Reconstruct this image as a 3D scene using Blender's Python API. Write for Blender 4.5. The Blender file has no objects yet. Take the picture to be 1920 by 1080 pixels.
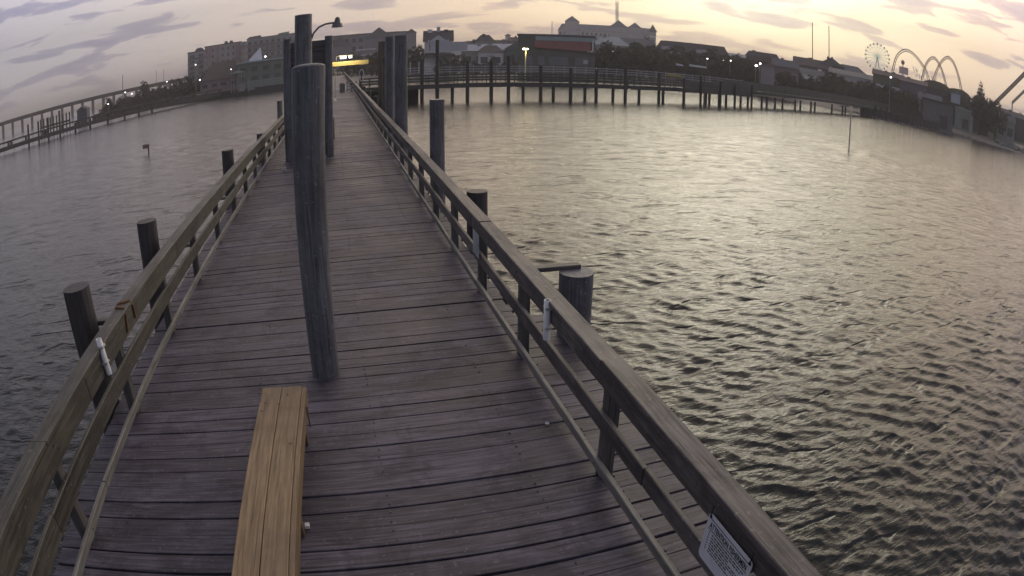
import bpy, math, random
import numpy as np
from mathutils import Vector, Matrix, Euler

S = bpy.context.scene
COL = S.collection
R = math.radians
PI = math.pi
rnd = random.Random(7)

# ------------------------------------------------------------------ camera (wide barrel-distorted webcam lens)
cam = bpy.data.cameras.new('camera')
camo = bpy.data.objects.new('camera', cam)
COL.objects.link(camo)
S.camera = camo
cam.type = 'PANO'
cam.panorama_type = 'FISHEYE_LENS_POLYNOMIAL'
cam.sensor_fit = 'HORIZONTAL'
cam.sensor_width = 36.0
cam.sensor_height = 20.25
cam.fisheye_fov = R(170)
cam.fisheye_polynomial_k0 = 0.0
cam.fisheye_polynomial_k1 = -0.80053883 / 18.0
cam.fisheye_polynomial_k2 = 0.0
cam.fisheye_polynomial_k3 = -0.08122963 / 18.0 ** 3
cam.fisheye_polynomial_k4 = 0.0
cam.clip_start = 0.05
cam.clip_end = 20000
camo.matrix_world = (Matrix.Translation((0, 0, 5.05)) @ Matrix.Rotation(-0.27914995, 4, 'Z')
                     @ Matrix.Rotation(PI / 2 - 0.36817541, 4, 'X') @ Matrix.Rotation(0.00861836, 4, 'Z'))

# ------------------------------------------------------------------ sky and light
SUN_AZ, SUN_EL = R(36), R(21)          # azimuth clockwise from +Y
sun_dir = Vector((math.sin(SUN_AZ) * math.cos(SUN_EL), math.cos(SUN_AZ) * math.cos(SUN_EL), math.sin(SUN_EL)))
W = bpy.data.worlds.new('World')
S.world = W
W.use_nodes = True


class NT:
    """tiny helper to write node trees"""
    def __init__(s, nt):
        s.nt = nt
        s.nt.nodes.clear()

    def n(s, typ, ins=None, **kw):
        nd = s.nt.nodes.new(typ)
        for k, v in kw.items():
            setattr(nd, k, v)
        for k, v in (ins or {}).items():
            sock = nd.inputs[k]
            if isinstance(v, bpy.types.NodeSocket):
                s.nt.links.new(v, sock)
            else:
                sock.default_value = v
        return nd

    def math(s, op, a, b=0.0, clamp=False):
        return s.n('ShaderNodeMath', {0: a, 1: b}, operation=op, use_clamp=clamp).outputs[0]

    def ramp(s, fac, stops, interp='LINEAR'):
        nd = s.n('ShaderNodeValToRGB', {0: fac})
        cr = nd.color_ramp
        cr.interpolation = interp
        while len(cr.elements) < len(stops):
            cr.elements.new(0.5)
        for e, (p, c) in zip(cr.elements, stops):
            e.position = p
            e.color = (c[0], c[1], c[2], 1) if len(c) == 3 else c
        return nd.outputs[0]

    def mix(s, fac, a, b, blend='MIX'):
        nd = s.n('ShaderNodeMix', data_type='RGBA', blend_type=blend)
        for k, v in ((0, fac), (6, a), (7, b)):
            if isinstance(v, bpy.types.NodeSocket):
                s.nt.links.new(v, nd.inputs[k])
            else:
                nd.inputs[k].default_value = v if k == 0 else (v[0], v[1], v[2], 1)
        return nd.outputs[2]


t = NT(W.node_tree)
tc = t.n('ShaderNodeTexCoord').outputs['Generated']
nrm = t.n('ShaderNodeVectorMath', {0: tc}, operation='NORMALIZE').outputs[0]
sep = t.n('ShaderNodeSeparateXYZ', {0: nrm})
dot = t.n('ShaderNodeVectorMath', {0: nrm, 1: tuple(sun_dir)}, operation='DOT_PRODUCT').outputs['Value']
ang = t.math('DIVIDE', t.math('ARCCOSINE', dot), PI)              # 0 at the sun, 1 opposite
base = t.ramp(ang, [(0.0, (3.6, 3.3, 2.5)), (0.050, (2.3, 2.1, 1.45)), (0.076, (1.34, 1.2, 0.84)), (0.100, (1.14, 0.94, 0.60)), (0.15, (0.96, 0.71, 0.47)),
                    (0.24, (0.66, 0.53, 0.45)), (0.34, (0.45, 0.40, 0.405)), (0.44, (0.30, 0.29, 0.325)), (0.6, (0.15, 0.15, 0.185)), (1.0, (0.115, 0.12, 0.15))])
elev = t.math('MAXIMUM', sep.outputs[2], 0.0)
up = t.math('POWER', elev, 0.8)
base = t.mix(t.math('MULTIPLY', up, 0.75, True), base, (0.27, 0.27, 0.30))
low = t.math('SUBTRACT', 1.0, t.math('MULTIPLY', elev, 12.0), True)
base = t.mix(t.math('MULTIPLY', low, 0.35), base, t.mix(1.0, base, (0.86, 0.80, 0.86), 'MULTIPLY'))
# cloud layer: project the direction on a flat ceiling
azm = t.math('ARCTAN2', sep.outputs[0], sep.outputs[1])
elv = t.math('ARCSINE', elev)
elw = t.math('POWER', t.math('ADD', elv, 0.02), 0.8)
cv = t.n('ShaderNodeCombineXYZ', {0: t.math('MULTIPLY', azm, 3.4), 1: t.math('MULTIPLY', elw, 15.0), 2: 0.0}).outputs[0]
cvr = t.n('ShaderNodeMapping', {0: cv, 'Rotation': (0, 0, R(-9)), 'Location': (2.35, 7.4, 0)}).outputs[0]
n1 = t.n('ShaderNodeTexNoise', {'Vector': cvr, 'Scale': 2.0, 'Detail': 6.0, 'Roughness': 0.52, 'Distortion': 0.3}).outputs[0]
n2 = t.n('ShaderNodeTexNoise', {'Vector': cvr, 'Scale': 0.7, 'Detail': 3.0, 'Roughness': 0.5}).outputs[0]
n3 = t.math('ADD', n1, t.math('MULTIPLY', t.math('SUBTRACT', n2, 0.5), 0.45))
cl = t.ramp(n3, [(0.0, (0, 0, 0)), (0.510, (0, 0, 0)), (0.556, (0.75, 0.75, 0.75)), (0.66, (1, 1, 1))])
veil = t.ramp(n2, [(0.0, (0, 0, 0)), (0.40, (0, 0, 0)), (0.62, (1, 1, 1)), (1, (1, 1, 1))])
base = t.mix(t.math('MULTIPLY', veil, 0.35), base, t.mix(1.0, base, (0.84, 0.82, 0.92), 'MULTIPLY'))
base = t.mix(t.math('MULTIPLY', cl, 0.9), base, t.mix(1.0, base, (0.50, 0.50, 0.68), 'MULTIPLY'))
hi = t.math('MULTIPLY', t.math('MULTIPLY', t.math('SUBTRACT', elev, 0.12), 6.0, True), t.math('MULTIPLY', t.math('SUBTRACT', 0.62, ang), 3.0, True))
hi = t.math('MULTIPLY', hi, t.math('MULTIPLY', t.math('SUBTRACT', 0.58, elev), 4.0, True))
bst = t.math('ADD', 1.0, t.math('MULTIPLY', hi, 1.3))
base = t.mix(1.0, base, t.n('ShaderNodeCombineColor', {0: bst, 1: bst, 2: bst}).outputs[0], 'MULTIPLY')
sky = t.n('ShaderNodeTexSky', sky_type='NISHITA', sun_disc=False, sun_elevation=SUN_EL, sun_rotation=SUN_AZ)
b1 = t.n('ShaderNodeBackground', {'Color': sky.outputs[0], 'Strength': 0.012})
b2 = t.n('ShaderNodeBackground', {'Color': base, 'Strength': 1.25})
add = t.n('ShaderNodeAddShader', {0: b1.outputs[0], 1: b2.outputs[0]})
t.n('ShaderNodeOutputWorld', {0: add.outputs[0]})

sun = bpy.data.lights.new('sun', 'SUN')
sun.energy = 0.5
sun.angle = R(70)
sun.color = (1.0, 0.86, 0.66)
suno = bpy.data.objects.new('sun', sun)
COL.objects.link(suno)
suno.rotation_euler = Vector(-sun_dir).to_track_quat('-Z', 'Y').to_euler()

S.view_settings.view_transform = 'Standard'
S.view_settings.look = 'None'
S.view_settings.exposure = 0.0
S.view_settings.gamma = 1.0
S.view_settings.use_curve_mapping = False
S.cycles.max_bounces = 6
S.cycles.diffuse_bounces = 2
S.cycles.glossy_bounces = 3
S.cycles.transmission_bounces = 2
S.cycles.volume_bounces = 0
S.cycles.use_denoising = True
S.cycles.sample_clamp_indirect = 3.0


# ------------------------------------------------------------------ materials
def mat(name, col, rough=0.8, noise=0.25, scale=2.0, bump=0.0, spec=0.3, metal=0.0, dirt=None, stretch=(1, 1, 1)):
    m = bpy.data.materials.new(name)
    m.use_nodes = True
    t = NT(m.node_tree)
    co = t.n('ShaderNodeTexCoord').outputs['Object']
    mp = t.n('ShaderNodeMapping', {0: co, 'Scale': stretch}).outputs[0]
    nz = t.n('ShaderNodeTexNoise', {'Vector': mp, 'Scale': scale, 'Detail': 5.0, 'Roughness': 0.6}).outputs[0]
    lo = tuple(c * (1 - noise) for c in col)
    hi = tuple(min(1, c * (1 + noise)) for c in col)
    c = t.ramp(nz, [(0.25, lo), (0.75, hi)])
    at = t.n('ShaderNodeAttribute', attribute_name='tint').outputs['Fac']
    c = t.mix(1.0, c, t.n('ShaderNodeCombineColor', {0: at, 1: at, 2: at}).outputs[0], 'MULTIPLY')
    if dirt:
        nd = t.n('ShaderNodeTexNoise', {'Vector': co, 'Scale': scale * 0.31, 'Detail': 6.0, 'Roughness': 0.7}).outputs[0]
        c = t.mix(t.ramp(nd, [(0.5, (0, 0, 0)), (0.62, (.8, .8, .8))]), c, dirt)
    ins = {'Base Color': c, 'Roughness': rough, 'Metallic': metal, 'Specular IOR Level': spec}
    if bump:
        ins['Normal'] = t.n('ShaderNodeBump', {'Height': nz, 'Strength': bump, 'Distance': 0.01}).outputs[0]
    b = t.n('ShaderNodeBsdfPrincipled', ins)
    t.n('ShaderNodeOutputMaterial', {0: b.outputs[0]})
    return m


def wood(name, dark, light, axis='X', worn=None, worn_amt=0.5, knots=0.0, moss=None, grain=1.0, stain=0.0):
    """weathered timber: long grain streaks, worn pale patches, dark knots and cracks"""
    m = bpy.data.materials.new(name)
    m.use_nodes = True
    t = NT(m.node_tree)
    co = t.n('ShaderNodeTexCoord').outputs['Object']
    st = {'X': (1.2, 22, 22), 'Y': (22, 1.2, 22), 'Z': (22, 22, 1.0)}[axis]
    at = t.n('ShaderNodeAttribute', attribute_name='tint').outputs['Fac']
    off = t.n('ShaderNodeVectorMath', {0: co, 1: t.n('ShaderNodeCombineXYZ', {0: t.math('MULTIPLY', at, 37.0), 1: t.math('MULTIPLY', at, 11.0), 2: 0.0}).outputs[0]}, operation='ADD').outputs[0]
    g = t.n('ShaderNodeTexNoise', {'Vector': t.n('ShaderNodeMapping', {0: off, 'Scale': st}).outputs[0], 'Scale': 1.6 * grain, 'Detail': 6.0, 'Roughness': 0.65, 'Distortion': 0.4}).outputs[0]
    c = t.ramp(g, [(0.34, dark), (0.5, tuple((a + b) / 2 for a, b in zip(dark, light))), (0.66, light)])
    st2 = tuple(q * (0.5 if q < 5 else 3.0) for q in st)
    ck = t.n('ShaderNodeTexNoise', {'Vector': t.n('ShaderNodeMapping', {0: off, 'Scale': st2}).outputs[0], 'Scale': 1.0 * grain, 'Detail': 3.0, 'Roughness': 0.5}).outputs[0]
    crack = t.ramp(ck, [(0.0, (1, 1, 1)), (0.33, (1, 1, 1)), (0.38, (0, 0, 0))])
    c = t.mix(t.math('MULTIPLY', crack, 0.75), c, tuple(x * 0.3 for x in dark))
    c = t.mix(1.0, c, t.n('ShaderNodeCombineColor', {0: at, 1: at, 2: at}).outputs[0], 'MULTIPLY')
    p = t.n('ShaderNodeTexNoise', {'Vector': co, 'Scale': 1.1, 'Detail': 6.0, 'Roughness': 0.62}).outputs[0]
    if worn:
        w = t.math('MULTIPLY', t.ramp(p, [(0.40, (0, 0, 0)), (0.66, (1, 1, 1))]), t.ramp(g, [(0.35, (0, 0, 0)), (0.65, (1, 1, 1))]))
        c = t.mix(t.math('MULTIPLY', w, worn_amt), c, worn)
    if moss:
        q = t.n('ShaderNodeTexNoise', {'Vector': co, 'Scale': 0.55, 'Detail': 6.0, 'Roughness': 0.7}).outputs[0]
        c = t.mix(t.math('MULTIPLY', t.ramp(q, [(0.48, (0, 0, 0)), (0.62, (1, 1, 1))]), 0.6), c, moss)
    if stain:
        sn = t.n('ShaderNodeTexNoise', {'Vector': co, 'Scale': 2.3, 'Detail': 8.0, 'Roughness': 0.7, 'Distortion': 0.6}).outputs[0]
        c = t.mix(t.math('MULTIPLY', t.ramp(sn, [(0.47, (0, 0, 0)), (0.60, (1, 1, 1))]), stain), c, tuple(x * 0.55 for x in dark))
        sp_ = t.n('ShaderNodeTexNoise', {'Vector': co, 'Scale': 24.0, 'Detail': 2.0, 'Roughness': 0.5}).outputs[0]
        c = t.mix(t.math('MULTIPLY', t.ramp(sp_, [(0.66, (0, 0, 0)), (0.71, (1, 1, 1))]), 0.5), c, tuple(min(1, x * 2.0) for x in light))
    if knots:
        v = t.n('ShaderNodeTexVoronoi', {'Vector': off, 'Scale': 7.0, 'Randomness': 1.0}).outputs['Distance']
        k = t.ramp(v, [(0.05, (1, 1, 1)), (0.11, (0, 0, 0))])
        c = t.mix(t.math('MULTIPLY', k, knots), c, tuple(x * 0.25 for x in dark))
    h = t.math('ADD', t.math('SUBTRACT', t.math('MULTIPLY', g, 1.0), t.math('MULTIPLY', crack, 0.6)), t.math('MULTIPLY', p, 0.5))
    bn = t.n('ShaderNodeBump', {'Height': h, 'Strength': 0.55, 'Distance': 0.006}).outputs[0]
    b = t.n('ShaderNodeBsdfPrincipled', {'Base Color': c, 'Roughness': t.math('ADD', 0.30, t.math('MULTIPLY', p, 0.55)), 'Specular IOR Level': 0.5, 'Normal': bn})
    t.n('ShaderNodeOutputMaterial', {0: b.outputs[0]})
    return m


def glow(name, col, strength):
    m = bpy.data.materials.new(name)
    m.use_nodes = True
    t = NT(m.node_tree)
    e = t.n('ShaderNodeEmission', {'Color': (*col, 1), 'Strength': strength})
    t.n('ShaderNodeOutputMaterial', {0: e.outputs[0]})
    return m


M = {}
M['deck'] = wood('deck_wood', (0.027, 0.023, 0.034), (0.100, 0.084, 0.118), 'X', worn=(0.23, 0.215, 0.28), worn_amt=0.55, stain=0.55)
M['rail'] = wood('rail_wood', (0.042, 0.037, 0.038), (0.135, 0.12, 0.122), 'Y', worn=(0.25, 0.23, 0.225), worn_amt=0.6, stain=0.45)
M['railL'] = wood('rail_wood_mossy', (0.028, 0.026, 0.023), (0.088, 0.082, 0.070), 'Y', worn=(0.17, 0.155, 0.135), worn_amt=0.5, moss=(0.060, 0.066, 0.042), stain=0.4)
M['toe'] = wood('toe_wood', (0.10, 0.10, 0.095), (0.25, 0.24, 0.225), 'Y', worn=(0.32, 0.30, 0.28), worn_amt=0.5, moss=(0.075, 0.09, 0.075))
M['post'] = wood('post_wood', (0.05, 0.047, 0.047), (0.125, 0.12, 0.115), 'Z', moss=(0.06, 0.075, 0.065))
M['pile'] = wood('pile_wood', (0.085, 0.088, 0.102), (0.19, 0.196, 0.218), 'Z', worn=(0.27, 0.272, 0.285), worn_amt=0.5, knots=0.35, stain=0.35, moss=(0.05, 0.06, 0.05))
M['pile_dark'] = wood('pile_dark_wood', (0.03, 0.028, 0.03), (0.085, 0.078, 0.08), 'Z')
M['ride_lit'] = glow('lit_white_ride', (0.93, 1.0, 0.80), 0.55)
M['beam'] = wood('beam_wood', (0.05, 0.046, 0.047), (0.12, 0.11, 0.11), 'X')
M['bench'] = wood('bench_pine', (0.17, 0.112, 0.058), (0.36, 0.255, 0.142), 'Y', worn=(0.30, 0.22, 0.15), worn_amt=0.45, knots=0.9, moss=(0.14, 0.095, 0.065), grain=1.1)
M['bench_dark'] = wood('bench_leg_pine', (0.10, 0.07, 0.04), (0.2, 0.14, 0.09), 'Z')
M['white_pvc'] = mat('white_pvc', (0.72, 0.74, 0.76), 0.35, 0.06, 6, spec=0.5)
M['sign_white'] = mat('sign_white', (0.60, 0.62, 0.68), 0.45, 0.06, 5, dirt=(0.42, 0.42, 0.44))
M['ink'] = mat('black_ink', (0.02, 0.02, 0.028), 0.5, 0.1, 5)
M['paper'] = mat('faded_paper', (0.42, 0.46, 0.48), 0.8, 0.25, 9, dirt=(0.25, 0.27, 0.28))
M['steel'] = mat('dull_steel', (0.16, 0.16, 0.165), 0.5, 0.25, 6, metal=0.7)
M['rust'] = mat('rusty_strap', (0.22, 0.115, 0.05), 0.8, 0.4, 14)
M['yellow'] = mat('lamplit_wood', (0.42, 0.38, 0.24), 0.6, 0.15, 3)  # bare gate timber, the flood light's yellow put into its colour
M['lamp'] = mat('lamp_housing', (0.20, 0.20, 0.205), 0.5, 0.2, 4)
M['white_glow'] = glow('lit_white_lamp', (1.0, 0.95, 0.92), 6.0)
M['warm_glow'] = glow('lit_warm_lamp', (1.0, 0.9, 0.6), 6.0)
M['dim_glow'] = glow('lit_window', (1.0, 0.85, 0.6), 1.1)
M['leaf_dark'] = mat('leaf_dark', (0.058, 0.064, 0.045), 0.9, 0.45, 0.8)
M['leaf_olive'] = mat('leaf_olive', (0.085, 0.088, 0.055), 0.9, 0.45, 0.8)
M['leaf_brown'] = mat('leaf_brown', (0.085, 0.070, 0.062), 0.9, 0.4, 0.8)
M['bark'] = mat('bark', (0.06, 0.05, 0.042), 0.95, 0.3, 3, stretch=(4, 4, 1))
M['rock'] = mat('rock', (0.26, 0.26, 0.25), 0.9, 0.35, 1.3, bump=0.4)
M['sand'] = mat('beach_sand', (0.23, 0.205, 0.165), 0.95, 0.25, 0.25, dirt=(0.12, 0.11, 0.09))


def paint(name, col, **k):
    if name not in M:
        col = tuple(min(0.75, c * 1.3 + 0.012) for c in col)
        k.setdefault('noise', 0.16)
        k.setdefault('scale', 0.35)
        M[name] = mat(name, col, **k)
    return M[name]


# ------------------------------------------------------------------ mesh helpers
class MB:
    def __init__(s):
        s.v, s.f, s.t, s.sm = [], [], [], []

    def add(s, vs, fs, tint=1.0, smooth=False):
        o = len(s.v)
        s.v += [tuple(v) for v in vs]
        s.f += [tuple(i + o for i in f) for f in fs]
        s.t += [tint] * len(fs)
        s.sm += [smooth] * len(fs)

    def box(s, c, d, rot=None, tint=1.0):
        hx, hy, hz = d[0] / 2, d[1] / 2, d[2] / 2
        vs = [Vector((x * hx, y * hy, z * hz)) for z in (-1, 1) for y in (-1, 1) for x in (-1, 1)]
        if rot:
            m = Euler(rot).to_matrix()
            vs = [m @ v for v in vs]
        vs = [(v[0] + c[0], v[1] + c[1], v[2] + c[2]) for v in vs]
        s.add(vs, [(0, 2, 3, 1), (4, 5, 7, 6), (0, 1, 5, 4), (2, 6, 7, 3), (0, 4, 6, 2), (1, 3, 7, 5)], tint)

    def bev(s, c, d, b=0.006, tint=1.0, jit=0.0):
        """box with chamfered long edges (8-sided section along its longest axis)"""
        ax = max(range(3), key=lambda i: d[i])
        o = [i for i in range(3) if i != ax]
        a, e = d[o[0]] / 2, d[o[1]] / 2
        sec = [(-a + b, -e), (a - b, -e), (a, -e + b), (a, e - b), (a - b, e), (-a + b, e), (-a, e - b), (-a, -e + b)]
        vs = []
        for k in (-1, 1):
            j0, j1 = rnd.uniform(-jit, jit), rnd.uniform(-jit, jit)
            for p, q in sec:
                v = [0, 0, 0]
                v[ax] = c[ax] + k * d[ax] / 2
                v[o[0]] = c[o[0]] + p + j0
                v[o[1]] = c[o[1]] + q + j1
                vs.append(v)
        fl = ax == 1
        fs = [tuple(range(8)) if fl else tuple(reversed(range(8))), tuple(reversed(range(8, 16))) if fl else tuple(range(8, 16))]
        for i in range(8):
            j = (i + 1) % 8
            q = (i, j, 8 + j, 8 + i)
            fs.append(tuple(reversed(q)) if fl else q)
        s.add(vs, fs, tint)

    def tube(s, p0, p1, r0, r1=None, n=12, tint=1.0, cap=True, wob=0.0, rings=1):
        r1 = r0 if r1 is None else r1
        p0, p1 = Vector(p0), Vector(p1)
        z = (p1 - p0).normalized()
        x = z.orthogonal().normalized()
        y = z.cross(x)
        vs = []
        ph = [rnd.uniform(-1, 1) for _ in range(n)]
        for k in range(rings + 1):
            f = k / rings
            r = r0 + (r1 - r0) * f
            c = p0.lerp(p1, f)
            for i in range(n):
                a = 2 * PI * i / n
                rr = r * (1 + wob * (ph[i] + 0.5 * rnd.uniform(-1, 1)))
                vs.append(c + x * (rr * math.cos(a)) + y * (rr * math.sin(a)))
        fs = []
        for k in range(rings):
            for i in range(n):
                j = (i + 1) % n
                fs.append((k * n + i, k * n + j, (k + 1) * n + j, (k + 1) * n + i))
        s.add(vs, fs, tint, True)
        if cap:
            o = rings * n
            s.add(vs[:n], [tuple(reversed(range(n)))], tint)
            s.add(vs[o:], [tuple(range(n))], tint)

    def prism(s, pts, y0, y1, tint=1.0):
        """outline pts (x,z), counter-clockwise seen from -Y, pushed from y0 to y1"""
        n = len(pts)
        vs = [(x, y0, z) for x, z in pts] + [(x, y1, z) for x, z in pts]
        fs = [tuple(range(n)), tuple(reversed(range(n, 2 * n)))]
        for i in range(n):
            j = (i + 1) % n
            fs.append((j, i, n + i, n + j))
        s.add(vs, fs, tint)

    def prismx(s, pts, x0, x1, tint=1.0):
        """outline pts (y,z) pushed along X"""
        n = len(pts)
        vs = [(x0, y, z) for y, z in pts] + [(x1, y, z) for y, z in pts]
        fs = [tuple(reversed(range(n))), tuple(range(n, 2 * n))]
        for i in range(n):
            j = (i + 1) % n
            fs.append((i, j, n + j, n + i))
        s.add(vs, fs, tint)

    def ball(s, c, r, n=10, m=6, tint=1.0, sq=(1, 1, 1)):
        vs, fs = [], []
        for i in range(m + 1):
            th = PI * i / m
            for j in range(n):
                a = 2 * PI * j / n
                vs.append((c[0] + r * sq[0] * math.sin(th) * math.cos(a), c[1] + r * sq[1] * math.sin(th) * math.sin(a), c[2] + r * sq[2] * math.cos(th)))
        for i in range(m):
            for j in range(n):
                k = (j + 1) % n
                fs.append((i * n + j, (i + 1) * n + j, (i + 1) * n + k, i * n + k))
        s.add(vs, fs, tint, True)

    def path(s, pts, r, n=8, tint=1.0):
        for a, b in zip(pts, pts[1:]):
            s.tube(a, b, r, r, n, tint)

    def build(s, name, m, parent=None, loc=None):
        me = bpy.data.meshes.new(name)
        me.from_pydata(s.v, [], s.f)
        me.materials.append(m)
        a = me.attributes.new('tint', 'FLOAT', 'FACE')
        a.data.foreach_set('value', s.t)
        me.polygons.foreach_set('use_smooth', s.sm)
        me.validate()
        me.update()
        o = bpy.data.objects.new(name, me)
        COL.objects.link(o)
        if parent is not None:
            o.parent = parent
        if loc:
            o.location = loc
        return o


def tag(o, label=None, cat=None, group=None, kind=None):
    if cat and not kind:
        kind = 'thing'
    for k, v in (('label', label), ('category', cat), ('group', group), ('kind', kind)):
        if v:
            o[k] = v
    return o


def thing(name, label, cat, loc=(0, 0, 0), rz=0.0, group=None):
    o = bpy.data.objects.new(name, None)
    o.empty_display_size = 0.2
    COL.objects.link(o)
    o.location = loc
    o.rotation_euler = (0, 0, rz)
    return tag(o, label, cat, group)


def kids(o):
    return [c for c in COL.objects if c.parent == o]


def dup(root, loc, rz=0.0, label=None, scale=None, group=None):
    r = root.copy()
    COL.objects.link(r)
    r.location = loc
    r.rotation_euler = (0, 0, rz)
    if scale:
        r.scale = scale if isinstance(scale, tuple) else (scale,) * 3
    if label:
        r['label'] = label
    if group:
        r['group'] = group
    for ch in kids(root):
        c = ch.copy()
        COL.objects.link(c)
        c.parent = r
        for g in kids(ch):
            d = g.copy()
            COL.objects.link(d)
            d.parent = c
    return r


DZ = 2.05       # deck level above the water

# ------------------------------------------------------------------ water: real wave mesh, finer near the pier
def make_water():
    rr = [0.6]
    while rr[-1] < 2500:
        r = rr[-1]
        rr.append(r + max(0.042, r * 0.0050) * (1.0 if r < 220 else 4.0))
    rr = np.array(rr)
    th = np.radians(np.concatenate([np.arange(-72, 108, 0.34), np.arange(108, 288.1, 6.0)]))   # azimuth from +Y
    A, Rr = np.meshgrid(th, rr)
    X = Rr * np.sin(A)
    Y = Rr * np.cos(A)
    rs = np.random.RandomState(3)
    Z = np.zeros_like(X)
    DX = np.zeros_like(X)
    DY = np.zeros_like(X)
    sp = np.maximum(np.gradient(rr)[:, None], Rr * 0.0059)
    N = 150
    lam = 0.15 * (12.0 ** (rs.rand(N) ** 2.0))
    for i in range(N):
        k = 2 * PI / lam[i]
        d = math.radians(34) + rs.randn() * math.radians(34)
        kx, ky = k * math.sin(d), k * math.cos(d)
        amp = lam[i] * 0.0047 * (1.0 if lam[i] < 0.55 else 0.5)
        fade = np.clip((lam[i] / sp - 2.2) / 2.5, 0, 1)
        ph = kx * X + ky * Y + rs.rand() * 6.28
        Z += amp * fade * np.cos(ph)
        q = 1.15 * amp * fade * np.sin(ph)
        DX -= q * kx / k
        DY -= q * ky / k
    patch = 0.75 + 0.35 * np.sin(X * 0.11 + 0.6 * np.sin(Y * 0.07)) * np.sin(Y * 0.09 + 1.3 * np.sin(X * 0.05))
    Z *= patch
    X = X + DX * patch
    Y = Y + DY * patch
    nr, na = X.shape
    co = np.stack([X.ravel(), Y.ravel(), Z.ravel()], 1)
    i, j = np.meshgrid(np.arange(nr - 1), np.arange(na - 1), indexing='ij')
    a = (i * na + j).ravel()
    q = np.stack([a, a + 1, a + 1 + na, a + na], 1)[:, ::-1]
    me = bpy.data.meshes.new('water')
    me.vertices.add(len(co))
    me.vertices.foreach_set('co', co.astype(np.float32).ravel())
    me.loops.add(q.size)
    me.polygons.add(len(q))
    me.loops.foreach_set('vertex_index', q.astype(np.int32).ravel())
    me.polygons.foreach_set('loop_start', np.arange(0, q.size, 4, dtype=np.int32))
    me.polygons.foreach_set('use_smooth', np.ones(len(q), bool))
    me.update(calc_edges=True)
    m = bpy.data.materials.new('bay_water')
    m.use_nodes = True
    t = NT(m.node_tree)
    co = t.n('ShaderNodeTexCoord').outputs['Object']
    mp = t.n('ShaderNodeMapping', {0: co, 'Rotation': (0, 0, R(34)), 'Scale': (0.62, 1.7, 1)}).outputs[0]
    a1 = t.n('ShaderNodeTexNoise', {'Vector': mp, 'Scale': 4.2, 'Detail': 4.0, 'Roughness': 0.6, 'Distortion': 0.6}).outputs[0]
    a2 = t.n('ShaderNodeTexNoise', {'Vector': mp, 'Scale': 0.75, 'Detail': 6.0, 'Roughness': 0.66, 'Distortion': 0.4}).outputs[0]
    a0 = t.n('ShaderNodeTexNoise', {'Vector': mp, 'Scale': 10.0, 'Detail': 2.0, 'Roughness': 0.5}).outputs[0]
    h = t.math('ADD', t.math('ADD', a1, t.math('MULTIPLY', a0, 0.32)), t.math('MULTIPLY', a2, 2.3))
    a3 = t.n('ShaderNodeTexNoise', {'Vector': mp, 'Scale': 0.95, 'Detail': 2.0, 'Roughness': 0.5, 'Distortion': 0.8}).outputs[0]
    dip = t.ramp(a3, [(0.30, (1, 1, 1)), (0.42, (0, 0, 0))], 'EASE')
    h = t.math('SUBTRACT', h, t.math('MULTIPLY', dip, 1.5))
    bn = t.n('ShaderNodeBump', {'Height': h, 'Strength': 0.42, 'Distance': 0.055}).outputs[0]
    b = t.n('ShaderNodeBsdfPrincipled', {'Base Color': (0.018, 0.021, 0.021, 1), 'Roughness': 0.12, 'IOR': 1.36, 'Normal': bn})
    t.n('ShaderNodeOutputMaterial', {0: b.outputs[0]})
    me.materials.append(m)
    o = bpy.data.objects.new('water', me)
    COL.objects.link(o)
    tag(o, 'rippled bay water', 'water', kind='structure')


make_water()

# ------------------------------------------------------------------ land sheet
SX = np.array([-2600, -900, -400, -200, -140, -100, -75, -50, -30, -14, 14, 60, 90, 105, 116, 124, 150, 166, 185, 215, 300, 500, 1500, 2500], float)
SY = np.array([2500, 1500, 800, 450, 330, 236, 190, 172, 158, 154, 150, 140, 122, 108, 98, 94, 93, 85, 62, 38, -10, -100, -300, -900], float)


def land_z(x, y):
    d = (y - np.interp(x, SX, SY)) * 0.8
    return np.clip(d * 0.06, -1.5, 0.9) + np.clip((d - 18) * 0.05, 0, 1.1) + np.clip(d * 0.05, 0, 1.1) * np.clip((x - 138) / 20, 0, 1)


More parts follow.
